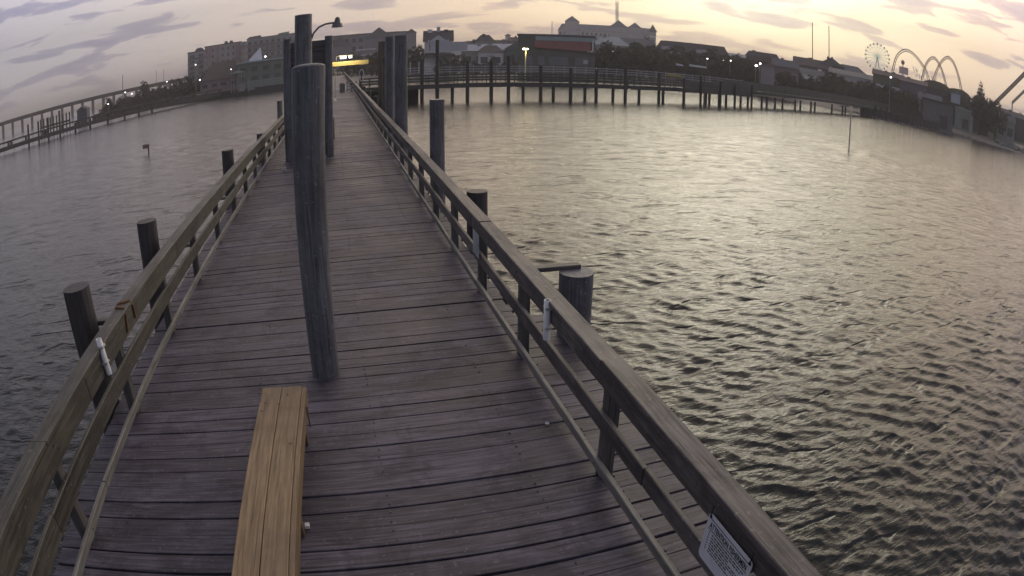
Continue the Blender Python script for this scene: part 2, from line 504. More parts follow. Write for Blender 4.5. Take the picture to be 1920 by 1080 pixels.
def make_land():
    xs = np.concatenate([[-2500, -1800, -1200, -900, -700, -450], np.arange(-300, 330, 3.5), [350, 380, 420, 480, 600, 900, 1500, 2500]])
    ys = np.concatenate([[-1200, -600, -300, -150, -60], np.arange(-20, 260, 3.5), np.arange(265, 560, 12), [600, 700, 900, 1300, 1800, 2500]])
    X, Y = np.meshgrid(xs, ys)
    Z = land_z(X, Y) + np.where(np.abs(X) < 300, 0.06 * np.sin(X * 0.31) * np.sin(Y * 0.23), 0)
    n, m_ = X.shape
    co = np.stack([X.ravel(), Y.ravel(), Z.ravel()], 1)
    i, j = np.meshgrid(np.arange(n - 1), np.arange(m_ - 1), indexing='ij')
    a = (i * m_ + j).ravel()
    q = np.stack([a, a + 1, a + 1 + m_, a + m_], 1)
    me = bpy.data.meshes.new('ground')
    me.from_pydata(co.tolist(), [], q.tolist())
    mt = bpy.data.materials.new('ground_soil')
    mt.use_nodes = True
    t = NT(mt.node_tree)
    g = t.n('ShaderNodeNewGeometry')
    z = t.n('ShaderNodeSeparateXYZ', {0: g.outputs['Position']}).outputs[2]
    nz = t.n('ShaderNodeTexNoise', {'Vector': g.outputs['Position'], 'Scale': 0.12, 'Detail': 6.0}).outputs[0]
    k = t.ramp(t.math('ADD', z, t.math('MULTIPLY', nz, 0.8)), [(0.30, (0.13, 0.12, 0.105)), (0.42, (0.22, 0.20, 0.175)), (0.70, (0.34, 0.31, 0.265)), (1.0, (0.34, 0.305, 0.25))])
    grass = t.ramp(nz, [(0.3, (0.05, 0.055, 0.03)), (0.7, (0.10, 0.095, 0.06))])
    k = t.mix(t.ramp(t.math('MULTIPLY', z, 0.3), [(0.62, (0, 0, 0)), (0.74, (1, 1, 1))]), k, grass)
    b = t.n('ShaderNodeBsdfPrincipled', {'Base Color': k, 'Roughness': 0.95})
    t.n('ShaderNodeOutputMaterial', {0: b.outputs[0]})
    me.materials.append(mt)
    o = bpy.data.objects.new('ground', me)
    COL.objects.link(o)
    tag(o, 'sandy shore and low ground of the town', 'ground', kind='structure')


make_land()


# ------------------------------------------------------------------ the pier we stand on
def make_pier():
    t = thing('pier', 'long plank walkway running straight from the foreground to the town', 'pier')
    d = MB()
    y = -2.0
    p = 0.2035
    while y < 158:
        near = y < 70
        xl = -2.66
        xr = 1.95 if y > 6.45 else 2.36
        jz = rnd.uniform(-0.005, 0.005)
        w = p - rnd.choice([0.004, 0.006, 0.009, 0.012, 0.019])
        tint = 1.0 + rnd.uniform(-0.24, 0.2) + (0.22 if rnd.random() < 0.08 else 0)
        if near:
            # two lengths per row, joint staggered
            jx = 5
            segs = [(xl + rnd.uniform(-.015, .015), xr + rnd.uniform(-.03, .03))] if jx > 3 else [(xl, jx - .003), (jx + .003, xr + rnd.uniform(-.03, .03))]
            for a, b in segs:
                rz = rnd.uniform(-0.0008, 0.0008)
                d.bev(((a + b) / 2, y + w / 2, DZ - 0.02 + jz), (b - a, w, 0.04), 0.004, tint + rnd.uniform(-.05, .05), 0.003)
            y += p
        else:
            d.box(((xl + xr) / 2, y + w, DZ - 0.02), (xr - xl, 2 * w, 0.04), tint=tint)
            y += 2 * p
    d.build('deck', M['deck'], t)
    n = MB()
    yy = -1.9
    while yy < 30:
        for x in (-2.05, -1.0, 0.1, 1.2, 1.8):
            for e in (0.045, 0.14):
                n.tube((x + rnd.uniform(-.02, .02), yy + e, DZ - 0.004), (x, yy + e, DZ + 0.0035), 0.006, n=5)
        yy += p
    tag(n.build('nail', M['steel'], t), kind='stuff')
    for x in (-2.2, -0.9, 0.4, 1.7):
        j = MB()
        j.box((x, 78, DZ - 0.17), (0.09, 158, 0.24))
        j.build('joist', M['rail'], t)
    y = 0.6
    while y < 150:
        c = MB()
        c.box((-0.2, y, DZ - 0.42), (4.9, 0.26, 0.24))
        c.build('cross_beam', M['beam'], t)
        y += 3.8
    return t


make_pier()


def railing(side, label):
    """cap board, vertical board under it, middle rail, toe board and posts; one long railing"""
    t = thing('railing', label, 'railing', group='railings of the walkway')
    s = 1 if side > 0 else -1
    xi = 1.66 if s > 0 else -2.30       # inner face of the boards
    wood_m = M['rail'] if s > 0 else M['railL']
    X = lambda a: xi + s * a
    # boards in lengths
    def run(name, xo, z, w, h, mt, L=3.66, y0=-1.4, b=0.006, jz=0.004):
        y = y0
        k = 0
        while y < 148:
            e = min(y + L, 150)
            if y > 70:
                e = min(y + 25, 150)
            m = MB()
            m.bev((X(xo), (y + e) / 2 - 0.004, z + rnd.uniform(-jz, jz)), (w, e - y - 0.009, h), b, 1 + rnd.uniform(-.2, .2), 0.004)
            m.build(name, mt, t)
            y = e
    run('cap_board', 0.055, 3.04, 0.16, 0.04, wood_m, y0=-0.16 if s > 0 else -0.6)
    run('upper_board', 0.020, 2.928 if s > 0 else 2.905, 0.04, 0.165 if s > 0 else 0.215, wood_m, y0=0.4)
    run('middle_rail', 0.020, 2.575, 0.04, 0.145 if s > 0 else 0.185, wood_m, y0=-0.9)
    run('toe_board', 0.020, 2.165, 0.042, 0.085, M['toe'], y0=0.1)
    ys = ([-0.2, 1.72, 3.50, 5.67, 7.50, 9.35, 11.2, 13.1] if s > 0 else [-0.3, 1.4, 3.2, 5.15, 7.10, 9.05, 11.1, 13.2]) + [15.1 + 1.95 * i for i in range(64)]
    for i, y in enumerate(ys):
        m = MB()
        m.bev((X(0.092), y, (3.015 + 1.62) / 2), (0.10, 0.105, 3.015 - 1.62), 0.006, 1 + rnd.uniform(-.12, .12))
        pst = m.build('post', M['post'], t)
        if i < 9:
            for z, dy in ((2.95, -0.028), (2.90, 0.03), (2.60, -0.028), (2.55, 0.03), (2.166, 0.0)):
                b_ = MB()
                b_.tube((X(-0.007), y + dy, z), (X(0.004), y + dy, z), 0.0095, n=8)
                b_.build('bolt', M['steel'], pst)
    # short blocks under the toe board
    return t


railing(1, 'right hand weathered timber railing of the walkway, beside the bright open water')
railing(-1, 'left hand mossy timber railing of the walkway, beside the dark water')


def pile(x, y, ztop, r, label, zb=-1.5, rt=None, mt='pile', lean=(0, 0), cap=None, name='wooden_pile', group=None, rings=8):
    o = thing(name, label, 'pile', (x, y, 0), 0, group)
    m = MB()
    rt = rt or r
    m.tube((0, 0, zb), (lean[0], lean[1], ztop), r, rt, 20, wob=0.018, rings=rings)
    m.build('shaft', M[mt], o)
    if cap:
        c = MB()
        c.tube((lean[0], lean[1], ztop - 0.10), (lean[0], lean[1], ztop + 0.012), rt + 0.008, rt + 0.006, 20)
        c.build('collar', M['lamp'], o)
    return o


# centre piles through the deck
fp = pile(-0.36, 5.72, 5.05, 0.118, 'tall round pile standing in the deck just beyond the bench', rt=0.160, lean=(0.10, -0.05), rings=14)
k = MB()
k.ball((0.10, -0.05, 5.05), 0.155, 20, 6, sq=(1, 1, 0.22))
k.build('pile_top', M['pile'], fp)
p2 = pile(-0.50, 11.0, 6.02, 0.15, 'tallest pile in the deck, holding the curved lamp arm', lean=(-0.11, 0), rt=0.155)

# lamp arm bracket on the second pile
la = thing('lamp_bracket', 'curved arm with a small dark lamp head on the tallest deck pile', 'street lamp', (0, 0, 0))
m = MB()
pts = [(-0.46, 11.0, 5.55), (-0.42, 11.0, 5.66), (-0.33, 11.0, 5.76), (-0.21, 11.0, 5.81), (-0.06, 11.0, 5.82), (0.0, 11.0, 5.82)]
m.path(pts, 0.018, 8)
m.build('arm', M['lamp'], la)
m = MB()
m.tube((0.0, 11.0, 5.73), (0.0, 11.0, 5.80), 0.105, 0.085, 14)
m.tube((0.0, 11.0, 5.802), (0.0, 11.0, 5.87), 0.06, 0.05, 12)
m.ball((0.0, 11.0, 5.88), 0.045, 10, 6)
m.build('lamp_head', M['lamp'], la)

# dark timber screen between posts, further along the deck centre
sc = thing('timber_screen', 'tall dark plank screen between posts behind the centre piles', 'screen', (0, 0, 0))
for x, h in ((-1.62, 6.05), (-0.27, 6.02)):
    m = MB()
    m.tube((x, 20.0, 0.5), (x, 20.0, h), 0.13, 0.13, 16, rings=4, wob=0.02)
    m.build('post', M['pile'], sc)
m = MB()
for i in range(19):
    m.box((-0.945, 20.0, 2.30 + i * 0.195), (1.10, 0.05, 0.183), tint=1 + rnd.uniform(-.15, .15))
m.box((-0.945, 20.05, 4.0), (1.12, 0.03, 3.8))
m.build('plank_panel', M['beam'], sc)

pile(-0.30, 24.8, 2.92, 0.17, 'short capped stump standing on the deck in front of the lit gate', zb=1.0, cap=True, mt='pile_dark', name='stump')

# lit gate frame over the walkway
g = thing('gate_frame', 'timber gate frame over the walkway, its beam lit yellow', 'gate', (0, 27, 0))
m = MB()
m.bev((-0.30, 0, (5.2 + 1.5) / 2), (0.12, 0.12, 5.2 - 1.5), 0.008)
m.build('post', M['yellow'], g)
m = MB()
m.bev((2.05, 0, (5.2 + 1.0) / 2), (0.16, 0.16, 5.2 - 1.0), 0.008)
m.build('post', M['pile_dark'], g)
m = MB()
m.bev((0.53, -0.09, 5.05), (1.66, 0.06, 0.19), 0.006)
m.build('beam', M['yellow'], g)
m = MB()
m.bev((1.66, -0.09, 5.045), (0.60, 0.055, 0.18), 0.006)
m.build('beam', M['pile_dark'], g)  # same beam past the lamplight, its dimness given by darker wood colour
m = MB()
m.tube((-0.08, -0.05, 4.92), (-0.08, -0.05, 3.55), 0.012, n=6)
m.build('pull_cord', M['lamp'], g)
m = MB()
m.ball((-0.08, -0.05, 3.42), 0.05, 8, 6, sq=(0.8, 0.8, 2.2))
m.build('cord_handle', M['white_pvc'], g)
fl = thing('flood_light', 'double flood light glowing white above the lit gate beam', 'lamp', (0.38, 26.9, 5.30))
m = MB()
m.tube((-0.42, 0, -0.13), (-0.40, 0, 0.06), 0.02, n=8)
m.tube((-0.40, 0, 0.06), (-0.22, 0, 0.13), 0.02, n=8)
m.box((0.0, 0.02, 0.105), (0.62, 0.16, 0.03))
m.build('bracket', M['steel'], fl)
m = MB()
m.box((-0.11, -0.02, 0.03), (0.26, 0.14, 0.11))
m.build('lamp_glass', M['white_glow'], fl)
m = MB()
m.box((0.20, -0.02, 0.03), (0.13, 0.14, 0.10))
m.build('lamp_glass', M['white_glow'], fl)
L = bpy.data.lights.new('flood_light_beam', 'AREA')
L.energy = 30
L.color = (1.0, 0.76, 0.30)
L.shape = 'RECTANGLE'
L.size = 1.2
L.size_y = 0.2
lo = bpy.data.objects.new('flood_light_beam', L)
COL.objects.link(lo)
lo.parent = fl
lo.location = (-0.05, -0.45, 0.25)
lo.rotation_euler = (R(28), 0, 0)

# crates and bins where the walkway meets the cross pier
bn = thing('barrier', 'small pale slatted barrier at the far end of the walkway', 'barrier', (1.45, 63.5, DZ))
for x in (-0.42, 0.0, 0.5):
    m = MB(); m.box((x, 0, 0.55), (0.09, 0.09, 1.1)); m.build('post', M['pile_dark'], bn)
for z in (0.25, 0.6, 0.95):
    m = MB(); m.box((0.04, -0.06, z), (0.95, 0.03, 0.13)); m.build('slat', paint('pale_board', (0.32, 0.33, 0.32)), bn)
bn = thing('trash_bin', 'dark round bin beside the pale barrier at the far end of the walkway', 'bin', (0.55, 63.8, DZ))
m = MB(); m.tube((0, 0, 0), (0, 0, 0.9), 0.27, 0.3, 16); m.build('body', M['lamp'], bn)
m = MB(); m.tube((0, 0, 0.902), (0, 0, 1.0), 0.31, 0.2, 16); m.build('lid', M['steel'], bn)
hs = thing('hook_hanger', 'pale coiled hose hanging at the end of the right railing', 'hose', (1.72, 44, 3.2))
m = MB()
pts = [(0.02 + 0.17 * math.sin(a), 0.02 * math.sin(3 * a), 0.9 + 0.42 * math.cos(a)) for a in [i * PI / 8 for i in range(17)]]
m.path(pts, 0.035, 7)
m.build('coil', paint('pale_hose', (0.42, 0.43, 0.42)), hs)
m = MB(); m.box((0.02, 0.08, 0.45), (0.07, 0.07, 1.9)); m.build('hanger_post', M['post'], hs)

# side piles
pile(2.42, 5.95, 2.78, 0.185, 'broad pile beside the right railing, joined to it by a beam', mt='pile')
pile(2.20, 9.75, 2.86, 0.17, 'flat topped pile peeping above the right railing, second from the front', mt='pile_dark')
pile(2.17, 13.55, 4.12, 0.165, 'blue grey pile standing head high outside the right railing')
pile(2.15, 21.0, 5.90, 0.235, 'tallest thick pile outside the right railing', rt=0.22)
pile(2.12, 25.2, 6.05, 0.19, 'tall pile directly behind the thickest right hand pile')
pile(2.14, 29.3, 6.0, 0.21, 'tall brownish pile just past the gate on the right', mt='pile_dark')
pile(-2.86, 5.45, 3.30, 0.165, 'leaning square topped pile nearest outside the left railing', lean=(-0.05, 0.02), mt='pile_dark')
pile(-2.84, 8.10, 3.28, 0.155, 'second pile outside the left railing', mt='pile_dark')
pile(-2.72, 14.6, 3.30, 0.15, 'third pile outside the left railing, far along it', mt='pile_dark')
pile(-2.62, 27.9, 3.65, 0.13, 'slim pale green pile outside the left railing near the centre piles')
grp = 'small piles under the walkway'
for y in (20.5, 34, 41.5, 49, 56.5):
    for x in (-2.62, 2.12):
        if (x, y) != (2.12, 20.5):
            pile(x, y, 3.0 if x < 0 else 3.1, 0.14, 'low pile rising beside the far part of the walkway railing', mt='pile_dark', group='low piles beside the walkway', rings=2)

# beams that tie the side piles to the deck
for (x0, x1, y, z, lab) in ((1.85, 2.50, 6.08, 2.80, 'timber beam laid across the broad right pile'),
                            (-2.95, -2.42, 9.75, 2.42, 'pale timber beam behind the second left pile'), (-2.98, -2.40, 5.60, 2.86, 'short timber beam tying the nearest left pile'),
                            (-2.9, -2.42, 13.1, 2.45, 'narrow timber beam near the third left pile')):
    b = MB()
    b.bev(((x0 + x1) / 2, y, z), (x1 - x0, 0.11, 0.05), 0.006)
    o = b.build('tie_beam', M['beam'] if z > 2.5 else M['toe'])
    tag(o, lab, 'beam')

# bench
b = thing('bench', 'plain new pine bench in the foreground, end nearest the centre pile', 'bench', (-0.714, 3.29, DZ), R(-2.6))
for x, w in ((-0.0895, 0.173), (0.0885, 0.173)):
    m = MB(); m.bev((x, 0, 0.43), (w, 2.70, 0.038), 0.005, 1 + rnd.uniform(-.06, .06)); m.build('seat_board', M['bench'], b)
for x in (0.196, -0.135):
    m = MB(); m.bev((x, 0, 0.372), (0.038, 2.68, 0.14), 0.005, 0.86 if x > 0 else 0.9); m.build('apron', M['bench'], b)
m = MB(); m.bev((0.0, 1.318, 0.345), (0.345, 0.036, 0.12), 0.005, 0.9); m.build('end_board', M['bench'], b)
for y in (1.15, 0.0, -1.15):
    for x in (-0.155, 0.155):
        m = MB(); m.bev((x, y, 0.205), (0.036, 0.085, 0.41), 0.005, 0.9); m.build('leg', M['bench_dark'], b)
m = MB(); m.bev((0.225, 1.10, 0.30), (0.012, 0.02, 0.20), 0.002); m.build('brace', M['bench'], b)

# rod holders
for x, y, z0, z1, tl, lab in ((1.632, 4.62, 2.70, 3.06, 0.0, 'white plastic rod holder tube fixed to the right railing'),
                              (-2.262, 4.52, 2.80, 3.13, -0.02, 'white plastic rod holder tube fixed to the left railing')):
    h = thing('rod_holder', lab, 'rod holder', (x, y, 0), group='rod holders on the railings')
    m = MB()
    n = 16
    ro, ri = 0.030, 0.024
    vs = []
    for zz, r_ in ((z0, ro), (z1, ro), (z1, ri), (z1 - 0.2, ri)):
        for i in range(n):
            a = 2 * PI * i / n
            vs.append((r_ * math.cos(a) + (tl * (zz - z0) / (z1 - z0)), r_ * math.sin(a), zz))
    fs = [(q * n + i, q * n + (i + 1) % n, (q + 1) * n + (i + 1) % n, (q + 1) * n + i) for q in range(3) for i in range(n)]
    m.add(vs, fs, 1, True)
    m.add(vs[:n], [tuple(reversed(range(n)))])
    tb = m.build('tube', M['white_pvc'], h)
    for zz in (z1 - 0.07, z0 + 0.11):
        c = MB(); c.bev((0.004 + tl * 0.5, 0, zz), (0.058, 0.075, 0.022), 0.004); c.build('clip', paint('grey_clip', (0.34, 0.35, 0.35)), tb)

# signs
def text_mesh(body, size, mt, parent, origin, xdir, ydir, width=None, bold=0.0):
    cu = bpy.data.curves.new('lettering', 'FONT')
    cu.body = body
    cu.size = size
    cu.offset = bold
    cu.resolution_u = 2
    o = bpy.data.objects.new('lettering', cu)
    COL.objects.link(o)
    bpy.context.view_layer.update()
    me = bpy.data.meshes.new_from_object(o.evaluated_get(bpy.context.evaluated_depsgraph_get()))
    bpy.data.objects.remove(o)
    me.materials.clear()
    me.materials.append(mt)
    at = me.attributes.new('tint', 'FLOAT', 'FACE')
    at.data.foreach_set('value', [1.0] * len(me.polygons))
    xs = [v.co.x for v in me.vertices]
    w0, w1 = min(xs), max(xs)
    sx = (width / (w1 - w0)) if width else 1.0
    xd, yd, og = Vector(xdir), Vector(ydir), Vector(origin)
    for v in me.vertices:
        v.co = og + xd * ((v.co.x - w0) * sx) + yd * v.co.y
    o = bpy.data.objects.new('lettering', me)
    COL.objects.link(o)
    o.parent = parent
    return o


s = thing('notice_board', 'white notice headed ATTENTION FISHERMEN cable tied to the right railing', 'sign', (0, 0, 0))
m = MB()
sx_, y0s, y1s, zt, zb_ = 1.634, 1.955, 1.50, 2.925, 2.60
cr = 0.03
out = []
for (cy_, cz_, a0) in ((y1s + cr, zb_ + cr, 180), (y0s - cr, zb_ + cr, 270), (y0s - cr, zt - cr, 0), (y1s + cr, zt - cr, 90)):
    for a in range(0, 91, 30):
        out.append((cy_ + cr * math.cos(R(a0 + a)), cz_ + cr * math.sin(R(a0 + a))))
m.prismx(out, sx_, sx_ + 0.004)
plate = m.build('plate', M['sign_white'], s)
xf = sx_ - 0.0016
text_mesh('ATTENTION FISHERMEN', 0.055, M['ink'], plate, (xf, y0s - 0.032, zt - 0.083), (0, -1, 0), (0, 0, 1), y0s - y1s - 0.066, 0.0012)
m = MB()
for z in (zt - 0.027, zt - 0.094):
    m.box((xf, (y0s + y1s) / 2, z), (0.0015, y0s - y1s - 0.05, 0.0035))
m.build('ruled_line', M['ink'], plate)
# body copy too small to read in the photograph: rows of short strokes
m = MB()
z = zt - 0.115
row = 0
while z > zb_ + 0.09:
    yy = y0s - 0.045
    m.box((xf, yy, z), (0.0015, 0.008, 0.007))
    yy -= 0.03
    while yy > y1s + 0.06:
        w = rnd.uniform(0.012, 0.038)
        if yy - w < y1s + 0.035:
            break
        m.box((xf, yy - w / 2, z), (0.0015, w, 0.0065))
        yy -= w + 0.008
        if row % 3 == 2 and yy < y1s + 0.2:
            break
    z -= 0.0195
    row += 1
m.build('small_print', M['ink'], plate)
for y in (y0s - 0.022, y1s + 0.022):
    m = MB()
    m.tube((sx_ - 0.004, y, zt - 0.018), (sx_ + 0.008, y, zt - 0.018), 0.011, n=10)
    m.box((sx_ - 0.003, y, zt + 0.02), (0.003, 0.006, 0.075))
    m.build('cable_tie', M['ink'], s)

s = thing('faded_notice', 'faded pale notice hanging between the right railing boards, further along', 'sign', (1.642, 7.36, 2.73))
m = MB(); m.box((0, 0, 0), (0.004, 0.34, 0.30)); m.build('plate', M['paper'], s)
m = MB()
for i in range(7):
    m.box((-0.0035, rnd.uniform(-.02, .02), 0.11 - i * 0.035), (0.002, rnd.uniform(.18, .27), 0.008))
m.build('print', paint('faded_ink', (0.2, 0.23, 0.25)), s)

# rusty strap looped round the left rail, litter on the deck
s = MB()
pts = [(-2.285, 5.62, 2.86), (-2.285, 5.60, 3.0), (-2.30, 5.56, 3.066), (-2.42, 5.5, 3.068), (-2.455, 5.46, 3.02), (-2.45, 5.42, 2.9)]
s.path(pts, 0.013, 6)
pts = [(-2.285, 5.30, 2.84), (-2.285, 5.34, 3.0), (-2.30, 5.36, 3.066), (-2.42, 5.40, 3.068)]
s.path(pts, 0.013, 6)
tag(s.build('strap', M['rust']), 'rusty orange strap looped over the left railing cap', 'strap')
s = MB(); s.bev((-0.52, 3.34, DZ + 0.018), (0.035, 0.04, 0.03), 0.004)
tag(s.build('bottle_cap', M['white_pvc']), 'small white square cap lying on the deck beside the bench', 'litter')
s = MB(); s.add([(1.53, 4.28, DZ + 0.010), (1.555, 4.265, DZ + 0.014), (1.575, 4.29, DZ + 0.010), (1.555, 4.31, DZ + 0.018), (1.535, 4.305, DZ + 0.009)], [(0, 1, 3), (1, 2, 3), (0, 3, 4)])
tag(s.build('scrap', M['paper']), 'crumpled pale scrap on the deck by the right toe board', 'litter')
s = MB(); s.ball((-1.63, 17.98, DZ + 0.05), 0.06, 8, 6, sq=(1, 1, .9)); s.ball((-1.60, 17.93, DZ + 0.115), 0.03, 8, 6)
tag(s.build('small_gull', paint('gull_grey', (0.35, 0.35, 0.36))), 'tiny pale bird standing on the deck left of the centre pile', 'bird')


# ------------------------------------------------------------------ other piers
def line_pts(P, step):
    out = []
    for (a, b) in zip(P, P[1:]):
        a, b = Vector(a), Vector(b)
        n = max(1, round((b - a).length / step))
        for i in range(n):
            out.append(a.lerp(b, i / n))
    out.append(Vector(P[-1]))
    return out


def obox(m, a, b, w, z, h, off=0.0, tint=1.0):
    """box lying along the line a-b"""
    a, b = Vector(a), Vector(b)
    d = (b - a)
    ang = math.atan2(d.y, d.x)
    nrm = Vector((-d.y, d.x)).normalized() * off
    c = (a + b) / 2 + nrm
    m.box((c.x, c.y, z), (d.length, w, h), (0, 0, ang), tint)


def side_pier(name, label, P, deckz, width, piles_at, mt, rails=(0.35, 0.66, 1.0), post_step=2.1, rh=0.13, pw=0.11, root=None):
    t = root or thing(name, label, 'pier')
    for i, (a, b) in enumerate(zip(P, P[1:])):
        m = MB(); obox(m, a, b, width, deckz - 0.04 + 0.004 * i, 0.08); m.build('deck', mt, t)
        for off in (-width / 2 + 0.1, width / 2 - 0.1):
            m = MB(); obox(m, a, b, 0.12, deckz - 0.30, 0.43, off); m.build('fascia', mt, t)
            for r in rails:
                m = MB(); obox(m, a, b, 0.08, deckz + r, rh, off); m.build('rail', mt, t)
    for q in line_pts(P, post_step):
        for s_ in (-1, 1):
            m = MB()
            m.box((q.x, q.y + s_ * (width / 2 - 0.16), deckz + 0.4), (pw, pw, 1.2))
            m.build('post', mt, t)
    return t


rp = [(2.6, 70.6), (34, 69.9), (52, 76.0)]
rp2 = [(52.3, 76.1), (103, 94.6), (128, 103), (146, 112)]
sp1 = side_pier('side_pier', 'long railed pier crossing the bay to the right, on many piles', rp, 2.05, 2.4, None, M['post'], post_step=1.1, pw=0.09)
side_pier('', '', rp2, 2.45, 2.4, None, M['post'], rails=(0.14, 0.42, 0.70, 0.98, 1.24), rh=0.19, post_step=2.4, root=sp1)
pp = [(9.5, 69.8, 4.44), (11.2, 69.7, 7.2), (12.9, 69.7, 1.9), (14.6, 69.6, 4.7), (17.3, 69.5, 4.7), (19.3, 69.5, 5.2), (21.0, 69.4, 1.9), (23.1, 69.4, 4.1), (24.6, 69.3, 1.9), (26.7, 69.2, 3.9),
      (28.5, 69.2, 1.9), (29.9, 69.1, 3.8), (32.1, 69.1, 1.9), (33.7, 69.0, 4.3), (35.9, 69.6, 1.9), (39.4, 70.8, 3.9), (40.2, 71.1, 1.9), (44.2, 72.4, 1.9), (48.8, 73.9, 1.9), (49.6, 74.2, 1.9), (51.8, 74.9, 1.9),
      (53.5, 75.5, 1.9), (57.3, 76.9, 1.9), (59.2, 77.5, 1.9), (63.2, 78.9, 1.9), (64.8, 79.5, 1.9), (67.5, 80.5, 1.9), (70.0, 81.4, 1.9), (74.4, 82.9, 1.9), (76.4, 83.6, 1.9), (80.6, 85.1, 1.9), (82.2, 85.6, 1.9),
      (90.1, 88.5, 1.9), (95.5, 90.4, 1.9), (97.0, 90.9, 1.9)]
base_pile = None
for i, (x, y, zt) in enumerate(pp):
    if zt > 2:
        lab = {7.2: 'tallest pile of the side pier, carrying the small pale roof'}.get(zt, 'pile of the side pier rising above its rails')
        pile(x, y, zt, 0.21, lab, mt='pile_dark', group='piles of the side pier', rings=2)
    else:
        if base_pile is None:
            base_pile = pile(x, y, 1.72, 0.19, 'pile holding up the side pier over bright water', mt='pile_dark', group='piles under the side pier', rings=2)
        else:
            dup(base_pile, (x, y, 0))
# pale little roof on the tallest pile
r_ = MB()
r_.prism([(-2.3, 0), (2.3, 0), (2.2, 1.15), (-2.25, 1.2)], 0.3, 0.55)
o = r_.build('sheet_canopy', paint('pale_sheet', (0.44, 0.44, 0.47)), None, (13.6, 75.5, 5.95))
tag(o, 'pale sheet canopy behind the tallest pile of the side pier', 'canopy')
for x in (12.2, 15.2):
    pass
# dark bulkhead at the corner
m = MB(); m.box((5.5, 72.6, 0.9), (7.6, 2.6, 2.0)); m.box((5.5, 71.2, 1.6), (7.9, 0.2, 0.3))
tag(m.build('bulkhead', M['pile_dark']), 'dark timber bulkhead at the corner of the two piers', 'bulkhead')
# raised landing stage in the middle of the side pier
st = thing('landing_stage', 'solid boarded landing stage halfway along the side pier', 'landing stage', (48.5, 73.6, 0), R(19.5))
m = MB(); m.box((0, -1.7, 2.12), (16.5, 1.6, 0.12)); m.build('deck', M['deck'], st)
m = MB()
for i in range(9):
    m.box((0, -2.55, 1.72 + i * 0.162), (16.4, 0.05, 0.15), tint=1 + rnd.uniform(-.12, .12))
m.build('board_wall', M['beam'], st)
for x in (-8.2, -4.6, 0.0, 3.6, 8.2):
    m = MB(); m.tube((x, -2.68, -1.5), (x, -2.68, 3.5 if x != -4.6 else 4.0), 0.17, 0.17, 12, rings=2); m.build('pile', M['pile_dark'], st)
m = MB(); m.tube((-4.1, -2.9, -0.6), (-4.1, -2.9, 4.0), 0.09, 0.09, 8); m.build('ladder_pipe', M['steel'], st)
# second board walk behind, pale boards
m = MB()
for z in (0.0, 0.42, 0.84):
    m.box((0, 0, 2.6 + z), (66, 0.07, 0.16))
for i in range(34):
    m.box((-33 + i * 2, 0.08, 2.6), (0.12, 0.10, 2.2))
o = m.build('board_fence', paint('pale_fence', (0.30, 0.30, 0.32)), None, (44, 104, 0))
o.rotation_euler = (0, 0, R(-2))
tag(o, 'long pale board fence on the shore behind the side pier', 'fence')
m = MB()
for x in (-1.5, -0.9, 0.2, 1.2):
    m.box((x, 0, 0), (0.14, 0.14, 1.5))
tag(m.build('mooring_posts', paint('pale_posts', (0.42, 0.42, 0.44)), None, (10.3, 80, 3.9)), 'row of four short pale posts left of the side pier tall pile', 'posts', kind='stuff')

lp = [(-100, 66), (-68, 104), (-46, 134), (-30, 153)]
side_pier('far_pier', 'low railed pier reaching out from the beach on the left', lp, 1.15, 1.6, None, M['pile_dark'], rails=(0.12, 1.1), post_step=4.5, rh=0.30, pw=0.42)
gp = None
for (x, y, zt) in [(-97, 69.5, 2.0), (-90, 78, 2.0), (-83, 86.2, 2.0), (-77, 93.3, 2.0), (-71.5, 99.8, 2.0), (-65.0, 107.9, 4.4), (-63.4, 110.1, 4.4), (-61.8, 112.2, 4.6), (-60, 114.8, 5.4), (-57.5, 118.3, 2.3), (-55, 121.7, 2.3), (-52, 125.8, 2.3),
                   (-49, 129.8, 2.3), (-46.5, 133.3, 2.3), (-44, 136.3, 2.3)]:
    if zt < 3:
        if gp is None:
            gp = pile(x, y, zt, 0.26, 'pile of the low pier on the left', mt='pile_dark', group='piles of the low left pier', rings=2)
        else:
            dup(gp, (x, y, 0))
    else:
        pile(x, y, zt, 0.22, 'tall pile standing above the low left pier', mt='pile_dark', group='tall piles of the low left pier', rings=2)
gq = None
for i in range(10):
    f = i / 9
    x, y = -85.6 + 8.4 * f, 150.3 + 4.6 * f
    if gq is None:
        gq = pile(x, y, 4.4, 0.22, 'black post in the row of posts between the low pier and the bridge', mt='pile_dark', group='row of black posts on the left', rings=2)
    else:
        dup(gq, (x, y, 0))
m = MB(); m.box((0, 0, 1.2), (9.6, 0.2, 0.5), (0, 0, R(28.5)))
tag(m.build('row_beam', M['pile_dark'], None, (-81.4, 152.8, 0.9)), 'dark beam joining the row of black posts', 'beam')
m = MB(); m.box((0, 0, 2.0), (3.6, 2.4, 4.2)); m.prism([(-2, 4.1), (2, 4.1), (0, 5.1)], -1.3, 1.3)
tag(m.build('boat_shed', paint('slate_blue', (0.09, 0.09, 0.115)), None, (-76.0, 163, 0)), 'small dark shed at the end of the row of black posts', 'shed')

# road bridge far left
br = thing('road_bridge', 'long low concrete road bridge crossing the bay on the far left', 'bridge')
BP = [(-420, 190), (-300, 283), (-224.8, 335), (-183.3, 355.5), (-148.3, 371.5), (-125.2, 379.9), (-88, 391)]
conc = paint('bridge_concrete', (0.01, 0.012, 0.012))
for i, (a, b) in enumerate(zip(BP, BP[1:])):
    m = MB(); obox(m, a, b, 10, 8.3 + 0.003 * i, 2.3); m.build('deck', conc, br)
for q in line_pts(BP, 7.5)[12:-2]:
    m = MB(); m.box((q.x, q.y, 2.8), (1.9, 1.5, 8.7), (0, 0, R(30))); m.build('pier', paint('pier_concrete', (0.16, 0.16, 0.165)), br)

